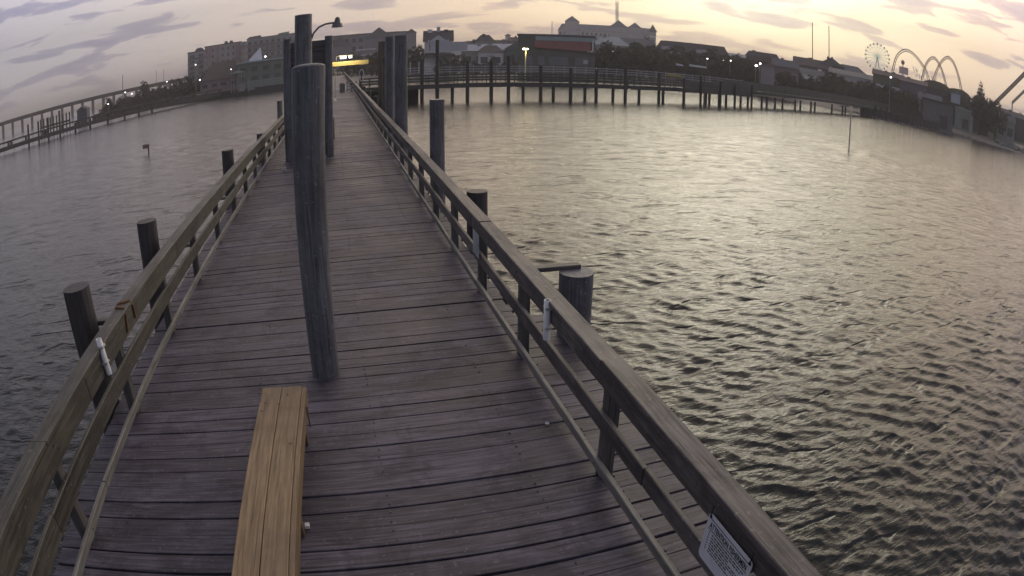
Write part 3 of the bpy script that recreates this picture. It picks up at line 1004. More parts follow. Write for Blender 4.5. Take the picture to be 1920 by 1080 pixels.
# channel markers
o = MB(); o.tube((39.75, 36.5, -1), (39.72, 36.5, 3.2), 0.075, 0.06, 10, tint=1.0)
tag(o.build('channel_pole', paint('pale_pole', (0.45, 0.42, 0.36))), 'thin pale pole standing alone in the water on the right', 'pole')
mk = thing('channel_marker', 'small sign on a post in the water on the left', 'marker', (-15.95, 47.9, 0))
m = MB(); m.tube((0, 0, -1), (0.0, 0, 0.75), 0.06, 0.06, 8); m.build('post', M['pile_dark'], mk)
m = MB(); m.box((-0.28, -0.02, 0.62), (0.5, 0.03, 0.34)); m.build('board', paint('marker_board', (0.24, 0.17, 0.16)), mk)


# ------------------------------------------------------------------ vegetation
def leaf_mesh(name, lobes, n, size, mt, seed):
    rs = np.random.RandomState(seed)
    V, Fc, T = [], [], []
    w = np.array([l[3] ** 2 for l in lobes]); w = w / w.sum()
    for i in range(n):
        L = lobes[rs.choice(len(lobes), p=w)]
        d = rs.randn(3); d /= np.linalg.norm(d)
        rad = L[3] * (0.45 + 0.6 * rs.rand() ** 0.6)
        c = np.array(L[:3]) + d * rad * np.array([1, 1, L[4]])
        a = rs.randn(3); a /= np.linalg.norm(a)
        b = np.cross(a, rs.randn(3)); b /= np.linalg.norm(b)
        s = size * (0.5 + rs.rand())
        o = len(V)
        V += [c - a * s, c - b * s * 0.55, c + a * s, c + b * s * 0.6]
        Fc.append((o, o + 1, o + 2, o + 3))
        T.append(0.6 + 0.8 * rs.rand())
    me = bpy.data.meshes.new(name)
    me.from_pydata([tuple(v) for v in V], [], Fc)
    me.materials.append(mt)
    a = me.attributes.new('tint', 'FLOAT', 'FACE')
    a.data.foreach_set('value', T)
    return me


def tree_proto(kind, seed):
    rs = random.Random(seed)
    t = thing('tree', 'x', 'tree')
    if kind == 'round':
        lobes = [(rs.uniform(-1.8, 1.8), rs.uniform(-1.5, 1.5), rs.uniform(2.6, 5.4), rs.uniform(0.9, 1.8), 0.8) for _ in range(9)]
        n, s, mt, h = 1500, 0.22, 'leaf_olive', 3.2
    elif kind == 'dark':
        lobes = [(rs.uniform(-1.4, 1.4), rs.uniform(-1.2, 1.2), 1.6 + i * 0.65, max(0.5, 1.7 - i * 0.16), 0.75) for i in range(8)]
        n, s, mt, h = 1500, 0.20, 'leaf_dark', 4
    else:
        lobes = [(rs.uniform(-2.6, 2.6), rs.uniform(-1.4, 1.4), rs.uniform(1.2, 2.8), rs.uniform(0.8, 1.4), 0.8) for _ in range(9)]
        n, s, mt, h = 1300, 0.20, 'leaf_brown', 1.5
    me = leaf_mesh('crown', lobes, n, s, M[mt], seed)
    c = bpy.data.objects.new('crown', me); COL.objects.link(c); c.parent = t
    m = MB()
    m.tube((0, 0, -0.5), (0.1, 0, h), 0.22, 0.10, 8)
    for a in range(4):
        m.tube((0.07, 0, h * 0.7), (math.cos(a * 1.7) * 1.1, math.sin(a * 1.7) * 1.0, h + 0.9), 0.08, 0.03, 6)
    m.build('trunk', M['bark'], t)
    return t


protos = {k: tree_proto(k, i + 11) for i, k in enumerate(('round', 'dark', 'low'))}
LAB = {'round': ('olive rounded tree in the belt along the town shore', 'olive trees along the shore'),
       'dark': ('dark bushy tree in the belt along the town shore', 'dark trees along the shore'),
       'low': ('low spreading brownish bush on the town shore', 'brown bushes along the shore')}
used = set()


def tree(kind, x, y, s, rz=0.0, label=None, sz=None):
    z = float(land_z(np.array(x), np.array(y)))
    sc = (s, s, sz or s)
    if kind not in used:
        used.add(kind)
        o = protos[kind]
        o.location = (x, y, z); o.rotation_euler = (0, 0, rz); o.scale = sc
        o['label'], o['group'] = LAB[kind]
    else:
        o = dup(protos[kind], (x, y, z), rz, None, sc)
    if label:
        o['label'] = label
        if 'group' in o:
            del o['group']
    return o


rs = random.Random(5)


def az_xy(az, r):
    return r * math.sin(R(az)), r * math.cos(R(az))


# belts: (azimuth0, azimuth1, count, distance, scale range, kinds)
BELT = [(-23, -10, 30, 205, (0.75, 1.05), 'ldl'), (-21, -12, 14, 215, (0.9, 1.3), 'ldl'), (-15, -5, 14, 186, (0.9, 1.3), 'ddl'), (-3, 6, 6, 180, (0.8, 1.2), 'ddr'),
        (3, 9, 14, 168, (0.95, 1.3), 'dld'), (9, 21, 26, 160, (0.6, 0.85), 'lld'), (20, 31, 26, 162, (0.9, 1.35), 'drd'), (24, 36, 20, 178, (1.2, 1.6), 'drd'), (30, 42, 24, 160, (0.8, 1.15), 'lrd'),
        (36, 47, 22, 185, (1.1, 1.5), 'rld'), (42, 50, 14, 176, (0.7, 1.0), 'drl'), (48, 56, 18, 182, (1.0, 1.35), 'rrd'), (52, 62, 20, 205, (1.2, 1.5), 'rdr'),
        (57, 70, 16, 232, (1.3, 1.7), 'ddl')]
for a0, a1, n, d, (s0, s1), ks in BELT:
    for i in range(n):
        az = a0 + (a1 - a0) * (i + rs.uniform(0.1, 0.9)) / n
        x, y = az_xy(az, d * rs.uniform(0.97, 1.05))
        kind = {'d': 'dark', 'l': 'low', 'r': 'round'}[ks[rs.randrange(3)]]
        tree(kind, x, y, rs.uniform(s0, s1), rs.uniform(0, 6.28))

# the spiky conifer and the big round crown next to it, far right
tree('round', *az_xy(62.6, 196), 1.75, 1.0, 'large round dark tree at the far right above the beach houses', 2.0)
sp = thing('conifer', 'spiky topped tree standing out against the sky at the far right', 'tree', (*az_xy(60.9, 192), 2.0))
me = leaf_mesh('crown', [(0, 0, 10 + i * 1.15, 2.2 - i * 0.36, 0.45) for i in range(6)] + [(rs.uniform(-4.5, 4.5), rs.uniform(-2, 2), rs.uniform(5, 10.5), 1.9, 0.7) for _ in range(16)], 2800, 0.34, M['leaf_dark'], 77)
c = bpy.data.objects.new('crown', me); COL.objects.link(c); c.parent = sp
m = MB(); m.tube((0, 0, -0.5), (0, 0, 15.5), 0.3, 0.06, 8)
for i in range(26):
    a = i * 2.4; z = 8 + i * 0.3; l_ = 3.4 - i * 0.1
    m.tube((0, 0, z), (math.cos(a) * l_, math.sin(a) * l_, z + 0.9), 0.10, 0.03, 5)
m.build('trunk', M['bark'], sp)

# uncountable scrub at the foot of the belt
lob = []
for i in range(620):
    az = rs.uniform(-22, 72)
    x = math.sin(R(az)); y = math.cos(R(az))
    r0 = 60
    while r0 < 420 and r0 * y < float(np.interp(r0 * x, SX, SY)) + (22 if az < 54 else 52):
        r0 += 2
    r0 += rs.uniform(0, 14)
    px_, py_ = r0 * x, r0 * y
    lob.append((px_, py_, float(land_z(np.array(px_), np.array(py_))) + rs.uniform(0.2, 1.0), rs.uniform(0.8, 1.9), 0.75))
me = leaf_mesh('scrub', lob, 34000, 0.22, M['leaf_dark'], 5)
o = bpy.data.objects.new('scrub', me); COL.objects.link(o)
tag(o, 'dense dark scrub along the shore of the town', 'scrub', kind='stuff')


# ------------------------------------------------------------------ buildings
def win_proto(w, h, lit=False):
    return None


def building(name, label, cat, cx, cy, rd, w, z1, wallc, roofc, depth=12, roof='flat', rh=2.0, z0=0.5, rows=0, cols=0, wz=None, winc='window_dark', eave=0.4,
             extra=None, balc=False, xoff=0.0, wfrac=0.55, hfrac=0.5, gables=None):
    """local -Y faces the bay; front wall at y=0"""
    t = thing(name, label, cat, (cx, cy, 0), R(rd))
    x0, x1 = -w / 2, w / 2
    wt = z1 - (rh if roof != 'flat' else 0)
    m = MB(); m.box((0, depth / 2, (z0 + wt) / 2), (w, depth, wt - z0)); m.build('wall', wallc, t)
    m = MB()
    if roof == 'flat':
        m.box((0, depth / 2, wt + 0.2), (w + eave, depth + eave, 0.4))
    elif roof == 'gable':       # ridge along x
        m.prismx([(-eave, wt + 0.002), (depth + eave, wt + 0.002), (depth / 2, z1)], x0 - eave, x1 + eave)
    elif roof == 'front':       # gable faces the bay
        m.prism([(x0 - eave, wt + 0.002), (x1 + eave, wt + 0.002), (0, z1)], -eave, depth + eave)
    elif roof == 'hip':
        q = min(w * 0.28, depth * 0.5)
        vs = [(x0 - eave, -eave, wt + .002), (x1 + eave, -eave, wt + .002), (x1 + eave, depth + eave, wt + .002), (x0 - eave, depth + eave, wt + .002), (x0 + q, depth / 2, z1), (x1 - q, depth / 2, z1)]
        m.add(vs, [(3, 2, 1, 0), (0, 1, 5, 4), (1, 2, 5), (2, 3, 4, 5), (3, 0, 4)])
    elif roof == 'mansard':
        q = min(w * 0.08, 2.5)
        vs = [(x0 - eave, -eave, wt + .002), (x1 + eave, -eave, wt + .002), (x1 + eave, depth + eave, wt + .002), (x0 - eave, depth + eave, wt + .002),
              (x0 + q, 1.6, z1), (x1 - q, 1.6, z1), (x1 - q, depth - 1.6, z1), (x0 + q, depth - 1.6, z1)]
        m.add(vs, [(3, 2, 1, 0), (0, 1, 5, 4), (1, 2, 6, 5), (2, 3, 7, 6), (3, 0, 4, 7), (4, 5, 6, 7)])
    elif roof == 'arch':
        pts = [(x0 - eave, wt + .002), (x1 + eave, wt + .002)]
        for i in range(1, 12):
            a = PI * i / 12
            pts.append(((w / 2 + eave) * math.cos(a), wt + (z1 - wt) * math.sin(a)))
        m.prism(pts, -eave, depth + eave)
    rfo = m.build('roof', roofc, t)
    for _ in range(rs.choice([0, 1, 1, 2]) if w < 30 else 5):
        cx_ = rs.uniform(-w * 0.36, w * 0.36)
        m = MB()
        m.box((cx_, depth * 0.5 + rs.uniform(-.5, .5), z1 - (0.2 if roof == 'flat' else 0.5)), (rs.uniform(.5, 1.4), rs.uniform(.5, 1.2), rs.uniform(1.4, 2.2)))
        m.build('chimney', rs.choice([wallc, roofc]), rfo)
    if rows and cols:
        zb, zt = wz or (z0 + 2.0, wt - 0.6)
        rhh, cww = (zt - zb) / rows, w / cols
        wm = MB(); wm.box((0, 0, 0), (cww * wfrac, 0.16, rhh * hfrac))
        first = None
        for i in range(rows):
            for j in range(cols):
                p = (x0 + cww * (j + 0.5), -0.03, zb + rhh * (i + 0.5))
                if first is None:
                    first = wm.build('window', M[winc], t, p)
                else:
                    c = first.copy(); COL.objects.link(c); c.parent = t; c.location = p
                    if rs.random() < 0.03:
                        pass
        if balc:
            bm_ = MB(); bm_.box((0, -0.6, 0), (w * 0.94, 1.2, 0.25))
            bf = None
            for i in range(rows):
                p = (0, 0, zb + rhh * (i + 0.12))
                if bf is None:
                    bf = bm_.build('balcony', roofc, t, p)
                else:
                    c = bf.copy(); COL.objects.link(c); c.parent = t; c.location = p
    for (gx, gw, gz) in (gables or []):
        m = MB()
        m.box((gx, 0.9, (z0 + gz - gw * 0.42) / 2), (gw, 2.2, gz - gw * 0.42 - z0))
        m.build('gable_bay', wallc, t)
        m = MB()
        m.prism([(gx - gw / 2 - 0.3, gz - gw * 0.42 + .003), (gx + gw / 2 + 0.3, gz - gw * 0.42 + .003), (gx, gz)], -0.5, depth * 0.6)
        m.build('gable_roof', roofc, t)
    return t


P_ = paint
P_('window_dark', (0.035, 0.04, 0.05), rough=0.25, spec=0.6)
P_('window_pale', (0.45, 0.46, 0.5), rough=0.4)
grey = P_('grey_render', (0.20, 0.20, 0.225)); pale = P_('pale_render', (0.42, 0.42, 0.46)); dark = P_('dark_shingle', (0.055, 0.05, 0.056)); brown = P_('brown_shingle', (0.085, 0.066, 0.062))
mauve = P_('mauve_render', (0.19, 0.145, 0.155)); red = P_('red_board', (0.26, 0.105, 0.095)); slate = P_('slate_roof', (0.10, 0.105, 0.115)); green = P_('green_render', (0.11, 0.135, 0.115))
white = P_('white_board', (0.60, 0.60, 0.64)); olive = P_('olive_board', (0.10, 0.10, 0.07)); teal = P_('teal_fascia', (0.26, 0.33, 0.33)); stone = P_('stone_board', (0.24, 0.24, 0.23)); purp = P_('purple_board', (0.13, 0.11, 0.13))

hA = building('hotel', 'grey end block of the left hotel with stacked balconies', 'hotel', -69.3, 291.9, 13.4, 9.1, 20.0, grey, dark, rows=6, cols=2, balc=True)
m = MB(); m.ball((1.5, 4, 20.4), 2.0, 14, 8, sq=(1.2, 1, 0.9)); m.build('roof_dome', dark, hA)
hB = building('hotel', 'long reddish and grey hotel wing left of the round stair tower', 'hotel', -56.1, 294.7, 10.8, 18.5, 21.6, P_('lilac_render', (0.235, 0.215, 0.245)), dark, rows=6, cols=7, wfrac=0.4)
for x, w in ((-6.9, 2.6), (-2.6, 1.5), (7.6, 2.6)):
    m = MB(); m.box((x, -0.35, 11.0), (w, 0.6, 20.2)); m.build('wall_panel', mauve, hB)
for x in (2.6, 5.2):
    m = MB(); m.ball((x - 1, 2, 22.3), 1.0, 10, 6); m.build('roof_dome', dark, hB)
hs = thing('stair_tower', 'round stair tower with ringed balconies between the left hotel wings', 'tower', (-45.0, 292.6, 0), R(8.8))
m = MB(); m.tube((0, 1.5, 0.5), (0, 1.5, 21.4), 1.5, 1.5, 18, rings=1); m.build('shaft', mauve, hs)
for i in range(6):
    m = MB(); m.tube((0, 1.5, 3.2 + i * 3.3), (0, 1.5, 4.4 + i * 3.3), 1.95, 1.95, 18); m.build('balcony', grey, hs)
hE = building('hotel', 'dark blue grey hotel wing right of the round stair tower', 'hotel', -31.4, 298.4, 6.0, 25.7, 22.4, P_('bluegrey_render', (0.17, 0.18, 0.21)), slate, rows=6, cols=9, balc=True)
m = MB(); m.prism([(-12.5, 22.7), (-6, 22.9), (-6, 23.8), (-12, 23.5)], 1, 6); m.build('parapet', brown, hE)
m = MB(); m.prism([(2, 22.8), (8, 22.8), (8, 24.0), (3, 23.6)], 1, 6); m.build('parapet', P_('copper_green', (0.16, 0.22, 0.18)), hE)

tp = thing('sail_roof', 'pale pointed canopy roof rising left of the centre pile', 'canopy', (-23.4, 178.5, 0), R(7.5))
m = MB(); vs = [(-3.6, -2.5, 8.1), (1.6, -2.5, 8.1), (1.6, 2.5, 8.1), (-3.6, 2.5, 8.1), (1.0, 0, 12.6)]
m.add(vs, [(3, 2, 1, 0), (0, 1, 4), (1, 2, 4), (2, 3, 4), (3, 0, 4)]); m.build('canopy', P_('pale_canvas', (0.50, 0.52, 0.60)), tp)
for x, y in ((-3.2, -2.2), (1.4, -2.2), (1.4, 2.2), (-3.2, 2.2)):
    m = MB(); m.tube((x, y, 1.5), (x, y, 8.15), 0.1, n=8); m.build('pole', grey, tp)
building('house', 'house with a broad dark brown hipped roof below the left hotel', 'house', -31.6, 167.0, 10.7, 13.5, 9.9, mauve, brown, roof='hip', rh=5.0, depth=11, rows=1, cols=5)
building('house', 'dark green house with a thin pale eave beneath the sail canopy', 'house', -20.6, 163.7, 7.2, 12.5, 8.1, green, teal, roof='flat', depth=9, rows=2, cols=4, eave=0.8)
gz_ = thing('gazebo', 'small gazebo with pale posts on the left beach', 'gazebo', (-24.4, 148.5, 0), R(9.4))
for x in (-1.7, -1.0, -0.1, 0.9, 1.7):
    m = MB(); m.box((x, 0, 3.4), (0.22, 0.22, 4.6)); m.build('post', stone, gz_)
m = MB(); m.prism([(-2.1, 5.7), (2.1, 5.7), (0, 6.4)], -1, 1.6); m.build('roof', teal, gz_)
m = MB(); m.box((0.9, 0.3, 1.9), (1.3, 0.6, 1.8)); m.build('counter', stone, gz_)
wf = thing('white_fence', 'low pale board fence behind the left beach', 'fence', (-17.2, 149.5, 0), R(6.6))
m = MB()
for i in range(4):
    m.box((0, 0, 1.3 + i * 0.6), (9.4, 0.1, 0.5))
m.build('board_panel', P_('sage_board', (0.20, 0.235, 0.215)), wf)
for x in (-4.7, -1.5, 1.6, 4.7):
    m = MB(); m.box((x, -0.1, 2.3), (0.25, 0.25, 3.4)); m.build('post', stone, wf)
bt = thing('beach_wall', 'dark retaining wall along the left beach', 'wall')
for i, (a, b) in enumerate(zip([(-78, 176), (-52, 166), (-38, 158), (-24, 150)], [(-52, 166), (-38, 158), (-24, 150), (-12, 148)])):
    m = MB(); obox(m, a, b, 0.5, 0.8 + 0.003 * i, 1.6); m.build('wall_panel', M['pile_dark'], bt)

lb = building('terrace', 'long grey terrace with gables behind the lit gate', 'building', 13.7, 249.6, -3.1, 33.3, 16.6, P_('taupe_render', (0.16, 0.155, 0.175)), slate, rows=4, cols=12, depth=14, wfrac=0.5, gables=[(-12.5, 9.0, 16.2), (3.0, 11.0, 19.2), (15.8, 4.0, 17.8)])
for z in (8.0, 10.2):
    m = MB(); m.box((-2, -0.5, z), (8, 0.6, 0.5)); m.build('balcony', pale, lb)

wh = building('beach_house', 'tall white house with a dark roof and a little cupola', 'house', 25.6, 157.9, -9.2, 7.0, 12.6, white, dark, roof='gable', rh=3.0, depth=7, rows=0, cols=0)
m = MB(); m.box((0, -1.2, 8.0), (4.6, 0.12, 2.0)); m.build('porch_screen', P_('window_dark', (0, 0, 0)), wh)
for x in (-2.4, -0.8, 0.8, 2.4):
    m = MB(); m.box((x, -1.35, 7.2), (0.22, 0.2, 5.5)); m.build('porch_post', white, wh)
m = MB(); m.box((0, -0.8, 6.7), (6.4, 1.6, 0.3)); m.build('porch_floor', white, wh)
m = MB(); m.prism([(-2.6, 9.3), (2.6, 9.3), (0, 11.2)], -1.6, 2.5); m.build('porch_gable', pale, wh)
m = MB(); m.box((0, 3.5, 12.8), (0.9, 0.9, 1.6)); m.build('cupola', pale, wh)
m = MB(); m.prism([(-4.2, 5.4), (4.6, 5.2), (4.0, 6.1), (-3.2, 6.4)], -2.4, 4); m.build('porch_roof', dark, wh)
building('house', 'plain low house with a pale flat roof, first right of the tall white house', 'house', 45.9, 215.2, -12.0, 6.2, 11.2, mauve, brown, roof='hip', rh=2.2, depth=8, rows=1, cols=3)
building('house', 'small house with the highest pyramid roof of the low row in the centre', 'house', 49.8, 209.2, -13.4, 6.6, 13.2, stone, dark, roof='hip', rh=2.6, depth=7, rows=1, cols=3)
building('house', 'house with a pale lower roof right of the pyramid roofed house', 'house', 55.0, 211.0, -14.7, 7.5, 11.4, pale, brown, roof='gable', rh=2.0, depth=7, rows=1, cols=3)
building('roof_box', 'tiny pale box building poking up in the low row', 'building', 61.2, 221.7, -15.4, 1.8, 13.3, pale, grey, roof='flat', depth=2)
building('house', 'wide house with a dark ragged roof left of the red banded building', 'house', 62.2, 205.8, -16.8, 9.5, 12.4, mauve, dark, roof='gable', rh=1.6, depth=8, rows=1, cols=4)
building('house', 'low white roofed house in front of the pyramid roofed house', 'house', 50.0, 196.0, -14.2, 11.0, 8.9, mauve, P_('pale_roof', (0.40, 0.41, 0.44)), roof='gable', rh=1.7, depth=7, rows=1, cols=4)

XH = [(862, 82, 190, 6.0, white, slate, 'front', 'narrow white gabled cottage just right of the tall white house'),
      (884, 84, 178, 7.0, stone, P_('pale_roof', (0, 0, 0)), 'gable', 'stone coloured cottage below the plain low house'),
      (915, 86, 176, 7.0, pale, brown, 'hip', 'pale cottage with brown hipped roof in the second row'),
      (940, 83, 186, 6.0, mauve, P_('pale_roof', (0, 0, 0)), 'gable', 'mauve cottage with a light roof in the second row'),
      (962, 80, 182, 6.0, green, slate, 'front', 'green gabled cottage left of the red banded building')]
for x_, y_, r0_, w_, wc_, rc_, rf_, lab_ in XH:
    az_ = R({862: 11.3, 884: 12.4, 915: 13.9, 940: 15.1, 962: 16.2}[x_])
    zt_ = 5.05 + (109 - y_) / 1140 * r0_
    building('cottage', lab_, 'house', r0_ * math.sin(az_), r0_ * math.cos(az_), -math.degrees(az_), w_, zt_, wc_, rc_, roof=rf_, rh=2.0, depth=6, rows=1, cols=2)
rb = building('arcade', 'large building with a long red wall band and blue green fascia', 'building', 47.4, 131.7, -19.8, 16.9, 10.2, P_('moss_render', (0.10, 0.105, 0.09)), slate, roof='flat', depth=16)
m = MB(); m.box((1.9, -0.25, 9.55), (13.0, 0.45, 0.95)); m.build('fascia', teal, rb)
m = MB(); m.prism([(-4.6, 7.35), (7.5, 6.75), (7.4, 9.05), (-4.9, 9.0)], -0.6, -0.1); m.build('red_band', red, rb)
m = MB(); m.box((7.95, -0.35, 8.2), (0.3, 0.6, 2.5)); m.build('corner_post', white, rb)
m = MB(); m.box((7.3, -0.4, 6.9), (1.2, 0.4, 0.35)); m.build('bracket', white, rb)
for x, w in ((-6.2, 1.8), (-3.4, 1.4), (0.5, 4.2), (5.4, 2.6)):
    m = MB(); m.box((x, -0.05, 4.4), (w, 0.2, 1.9)); m.build('window', P_('window_grey', (0.13, 0.145, 0.15), rough=0.3), rb)
m = MB(); m.box((6.4, -0.3, 4.4), (1.0, 0.3, 0.9)); m.build('notice_panel', pale, rb)

bh = building('grand_hotel', 'big pale hotel with pointed gables on the skyline', 'hotel', 185.5, 410.0, -24.4, 69.5, 31.5, P_('hotel_render', (0.34, 0.33, 0.345)), P_('hotel_roof', (0.22, 0.225, 0.25)), roof='mansard', rh=5.0, depth=22,
              rows=5, cols=22, wfrac=0.42, gables=[(-25.0, 10, 37.5), (8.0, 13, 36.0), (19.5, 9.5, 35.0)], wz=(8, 26))
tt = thing('turret', 'slim pointed turret with white balconies at the right end of the big hotel', 'tower', (212.5, 392.0, 0), R(-28.5))
m = MB(); m.box((0, 0, 14.5), (4.6, 4.6, 28)); m.build('shaft', P_('hotel_render', (0, 0, 0)), tt)
for i in range(5):
    m = MB(); m.box((0, -2.6, 9 + i * 4), (4.6, 1.0, 1.1)); m.build('balcony', white, tt)
m = MB(); m.add([(-3, -3, 28.6), (3, -3, 28.6), (3, 3, 28.6), (-3, 3, 28.6), (0, 0, 34.4)], [(3, 2, 1, 0), (0, 1, 4), (1, 2, 4), (2, 3, 4), (3, 0, 4)]); m.build('spire', dark, tt)

building('office', 'grey building with a pale hipped roof in front of the big hotel', 'building', 83.3, 181.8, -24.6, 12.0, 13.2, P_('greygreen_render', (0.20, 0.215, 0.215)), P_('pale_slate', (0.29, 0.31, 0.32)), roof='hip', rh=3.0, depth=10, rows=1, cols=6, wz=(7.6, 9.6))
building('house', 'dark green gabled house below the right end of the big hotel', 'house', 104.6, 204.8, -27.1, 12.0, 14.4, green, slate, roof='gable', rh=3.0, depth=9, rows=1, cols=4)
lr = building('long_house', 'wide low building with a sweeping dark brown roof', 'building', 117.0, 186.3, -32.1, 27.0, 14.0, mauve, P_('umber_roof', (0.085, 0.068, 0.066)), roof='mansard', rh=4.4, depth=14, rows=1, cols=8, winc='window_pale')
for x, w in ((-8.5, 5), (3.2, 4)):
    m = MB(); m.box((x, -0.3, 11.2), (w, 0.5, 1.3), (R(-8), 0, 0)); m.build('dormer', P_('grey_dormer', (0.27, 0.28, 0.31)), lr)
building('house', 'small pale roofed house right of the sweeping brown roof', 'house', 148.2, 201.3, -36.4, 8.6, 13.0, P_('rosy_render', (0.26, 0.23, 0.24)), P_('pale_slate', (0, 0, 0)), roof='gable', rh=1.5, depth=8)
building('barn', 'broad dark brown building between the pale roofed house and the green treetop', 'building', 150.0, 187.3, -38.7, 13.2, 14.6, brown, dark, roof='mansard', rh=2.0, depth=10)
building('house', 'long brown house under the two tall masts', 'house', 154.9, 163.2, -43.5, 14.5, 14.6, brown, P_('umber_roof', (0, 0, 0)), roof='gable', rh=3.0, depth=9, rows=1, cols=4)
building('house', 'gabled brown house right of the two tall masts', 'house', 162.2, 160.2, -45.3, 10.0, 16.4, brown, slate, roof='front', rh=3.0, depth=9)
building('house', 'long sloping roofed house behind the pale warehouse', 'house', 168.5, 156.2, -47.2, 15.0, 15.0, P_('umber_roof', (0, 0, 0)), slate, roof='hip', rh=3.0, depth=9)
building('low_shop', 'low building with a white wall beside the pale warehouse', 'building', 147.5, 156.4, -43.3, 9.5, 10.4, white, slate, roof='gable', rh=2.0, depth=8, rows=1, cols=2)
building('warehouse', 'large pale grey warehouse with a plain long wall', 'building', 151.2, 138.4, -47.5, 17.0, 12.1, P_('pale_metal', (0.33, 0.345, 0.37)), slate, roof='gable', rh=1.8, depth=14)
building('olive_house', 'olive green building below the ferris wheel', 'building', 147.9, 119.3, -51.1, 10.5, 13.8, olive, P_('umber_roof', (0, 0, 0)), roof='gable', rh=1.6, depth=9, rows=1, cols=2, winc='window_pale')
building('purple_house', 'dusky purple building right of the olive building', 'building', 151.5, 111.3, -53.7, 9.4, 13.3, purp, P_('umber_roof', (0, 0, 0)), roof='gable', rh=1.4, depth=9)
building('house', 'house under the roller coaster with an arched brown roof', 'house', 165.9, 111.7, -56.0, 10.5, 14.8, P_('umber_roof', (0, 0, 0)), olive, roof='arch', rh=2.4, depth=10)
building('house', 'dark house with an arched roof right of the roller coaster legs', 'house', 183.2, 112.6, -58.4, 10.0, 14.8, brown, olive, roof='arch', rh=2.4, depth=10)
building('kiosk', 'tiny pale blue kiosk below the roller coaster', 'kiosk', 165.7, 102.8, -58.2, 3.4, 12.2, P_('pale_blue_board', (0.36, 0.40, 0.47)), slate, roof='flat', z0=9.2, depth=3)
gs = building('green_shed', 'pale green beach shed with an open dark doorway', 'shed', 167.5, 99.9, -59.2, 6.9, 7.9, P_('mint_board', (0.20, 0.25, 0.225)), teal, roof='flat', depth=6, z0=1.0)
m = MB(); m.box((0.4, -0.1, 3.6), (2.2, 0.3, 3.0)); m.build('doorway', M['window_dark'], gs)
m = MB(); m.box((2.6, -0.15, 4.2), (0.5, 0.3, 5.4)); m.build('door_post', pale, gs)
building('shed', 'brown shed right of the pale green shed', 'shed', 174.7, 97.3, -60.9, 6.0, 10.0, brown, slate, roof='gable', rh=1.4, depth=6)
building('boathouse', 'plain grey boathouse at the shore end of the side pier', 'boathouse', 143.2, 95.2, -56.4, 9.6, 7.7, P_('dusk_board', (0.125, 0.12, 0.125)), dark, roof='flat', depth=9, z0=-0.5, eave=0.9)
bh2 = [o for o in COL.objects if o.name.startswith('boathouse')][0]
m = MB(); m.box((1.8, -0.06, 2.6), (2.6, 0.2, 3.4)); dr = m.build('door', M['window_dark'], bh2)
m = MB(); m.box((0.8, -0.2, 2.6), (0.12, 0.12, 0.5)); m.build('handle', M['steel'], dr)
for x_ in (-3.2, -1.2):
    m = MB(); m.box((x_, -0.06, 4.6), (1.1, 0.2, 1.0)); m.build('window', P_('window_grey', (0, 0, 0)), bh2)
lw = thing('seawall', 'long dark timber seawall left of the boathouse', 'wall')
for i, (a, b) in enumerate([((112, 99.5), (126, 93)), ((126, 93), (139, 92.5))]):
    m = MB(); obox(m, a, b, 1.0, 0.6 + 0.003 * i, 3.0); m.build('wall_panel', M['pile_dark'], lw)
    for k_ in range(9):
        m = MB(); q_ = Vector(a).lerp(Vector(b), (k_ + .5) / 9); m.tube((q_.x - .5, q_.y - .45, -0.8), (q_.x - .5, q_.y - .45, 2.2 + rs.uniform(0, .9)), 0.2, n=8); m.build('post', M['pile_dark'], lw)
rc = thing('red_canopy', 'small dark red canopy on the beach at the far right', 'canopy', (181.7, 94.9, 0), R(-62.4))
m = MB(); m.prism([(-1.7, 5.0), (1.7, 4.6), (1.6, 7.4), (-1.6, 7.7)], -1, 1); m.build('canopy', P_('dark_red', (0.20, 0.045, 0.055)), rc)
for x in (-1.5, 1.5):
    m = MB(); m.tube((x, 0, 1.2), (x, 0, 5.1), 0.08, n=6); m.build('pole', grey, rc)
building('house', 'large very dark building behind the rocks at the right edge', 'house', 206.1, 102.1, -63.6, 22.0, 13.4, P_('near_black', (0.05, 0.046, 0.05)), dark, roof='gable', rh=2.0, depth=12, z0=0.5)

# pale roofs and a yellow boat cover beyond the landing stage
for x, y, rz, w, z, mt, lab in ((60.9, 103.4, -30.5, 3.4, 3.4, P_('yellow_cover', (0.30, 0.27, 0.10)), 'dull yellow boat cover behind the landing stage'),
                                (77.2, 128.6, -31, 1.9, 5.7, white, 'short white roof left of the longer white roof'),
                                (80.9, 126.2, -32.5, 4.3, 5.8, white, 'longer white sloping roof beyond the landing stage')):
    o = MB(); o.prism([(-w / 2, -0.25), (w / 2, -0.3), (w / 2 - 0.3, 0.12), (-w / 2, 0.3)], -1, 1)
    oo = o.build('boat_cover' if 'yellow' in lab else 'pale_canopy', mt, None, (x, y, z - 0.3)); oo.rotation_euler = (0, 0, R(rz))
    tag(oo, lab, 'cover' if 'yellow' in lab else 'canopy')
building('purple_hut', 'mauve hut with a pale front beneath the twin white lamps', 'hut', 94.7, 116.3, -39.2, 3.4, 7.8, P_('rosy_render', (0, 0, 0)), mauve, roof='flat', depth=3, z0=1)

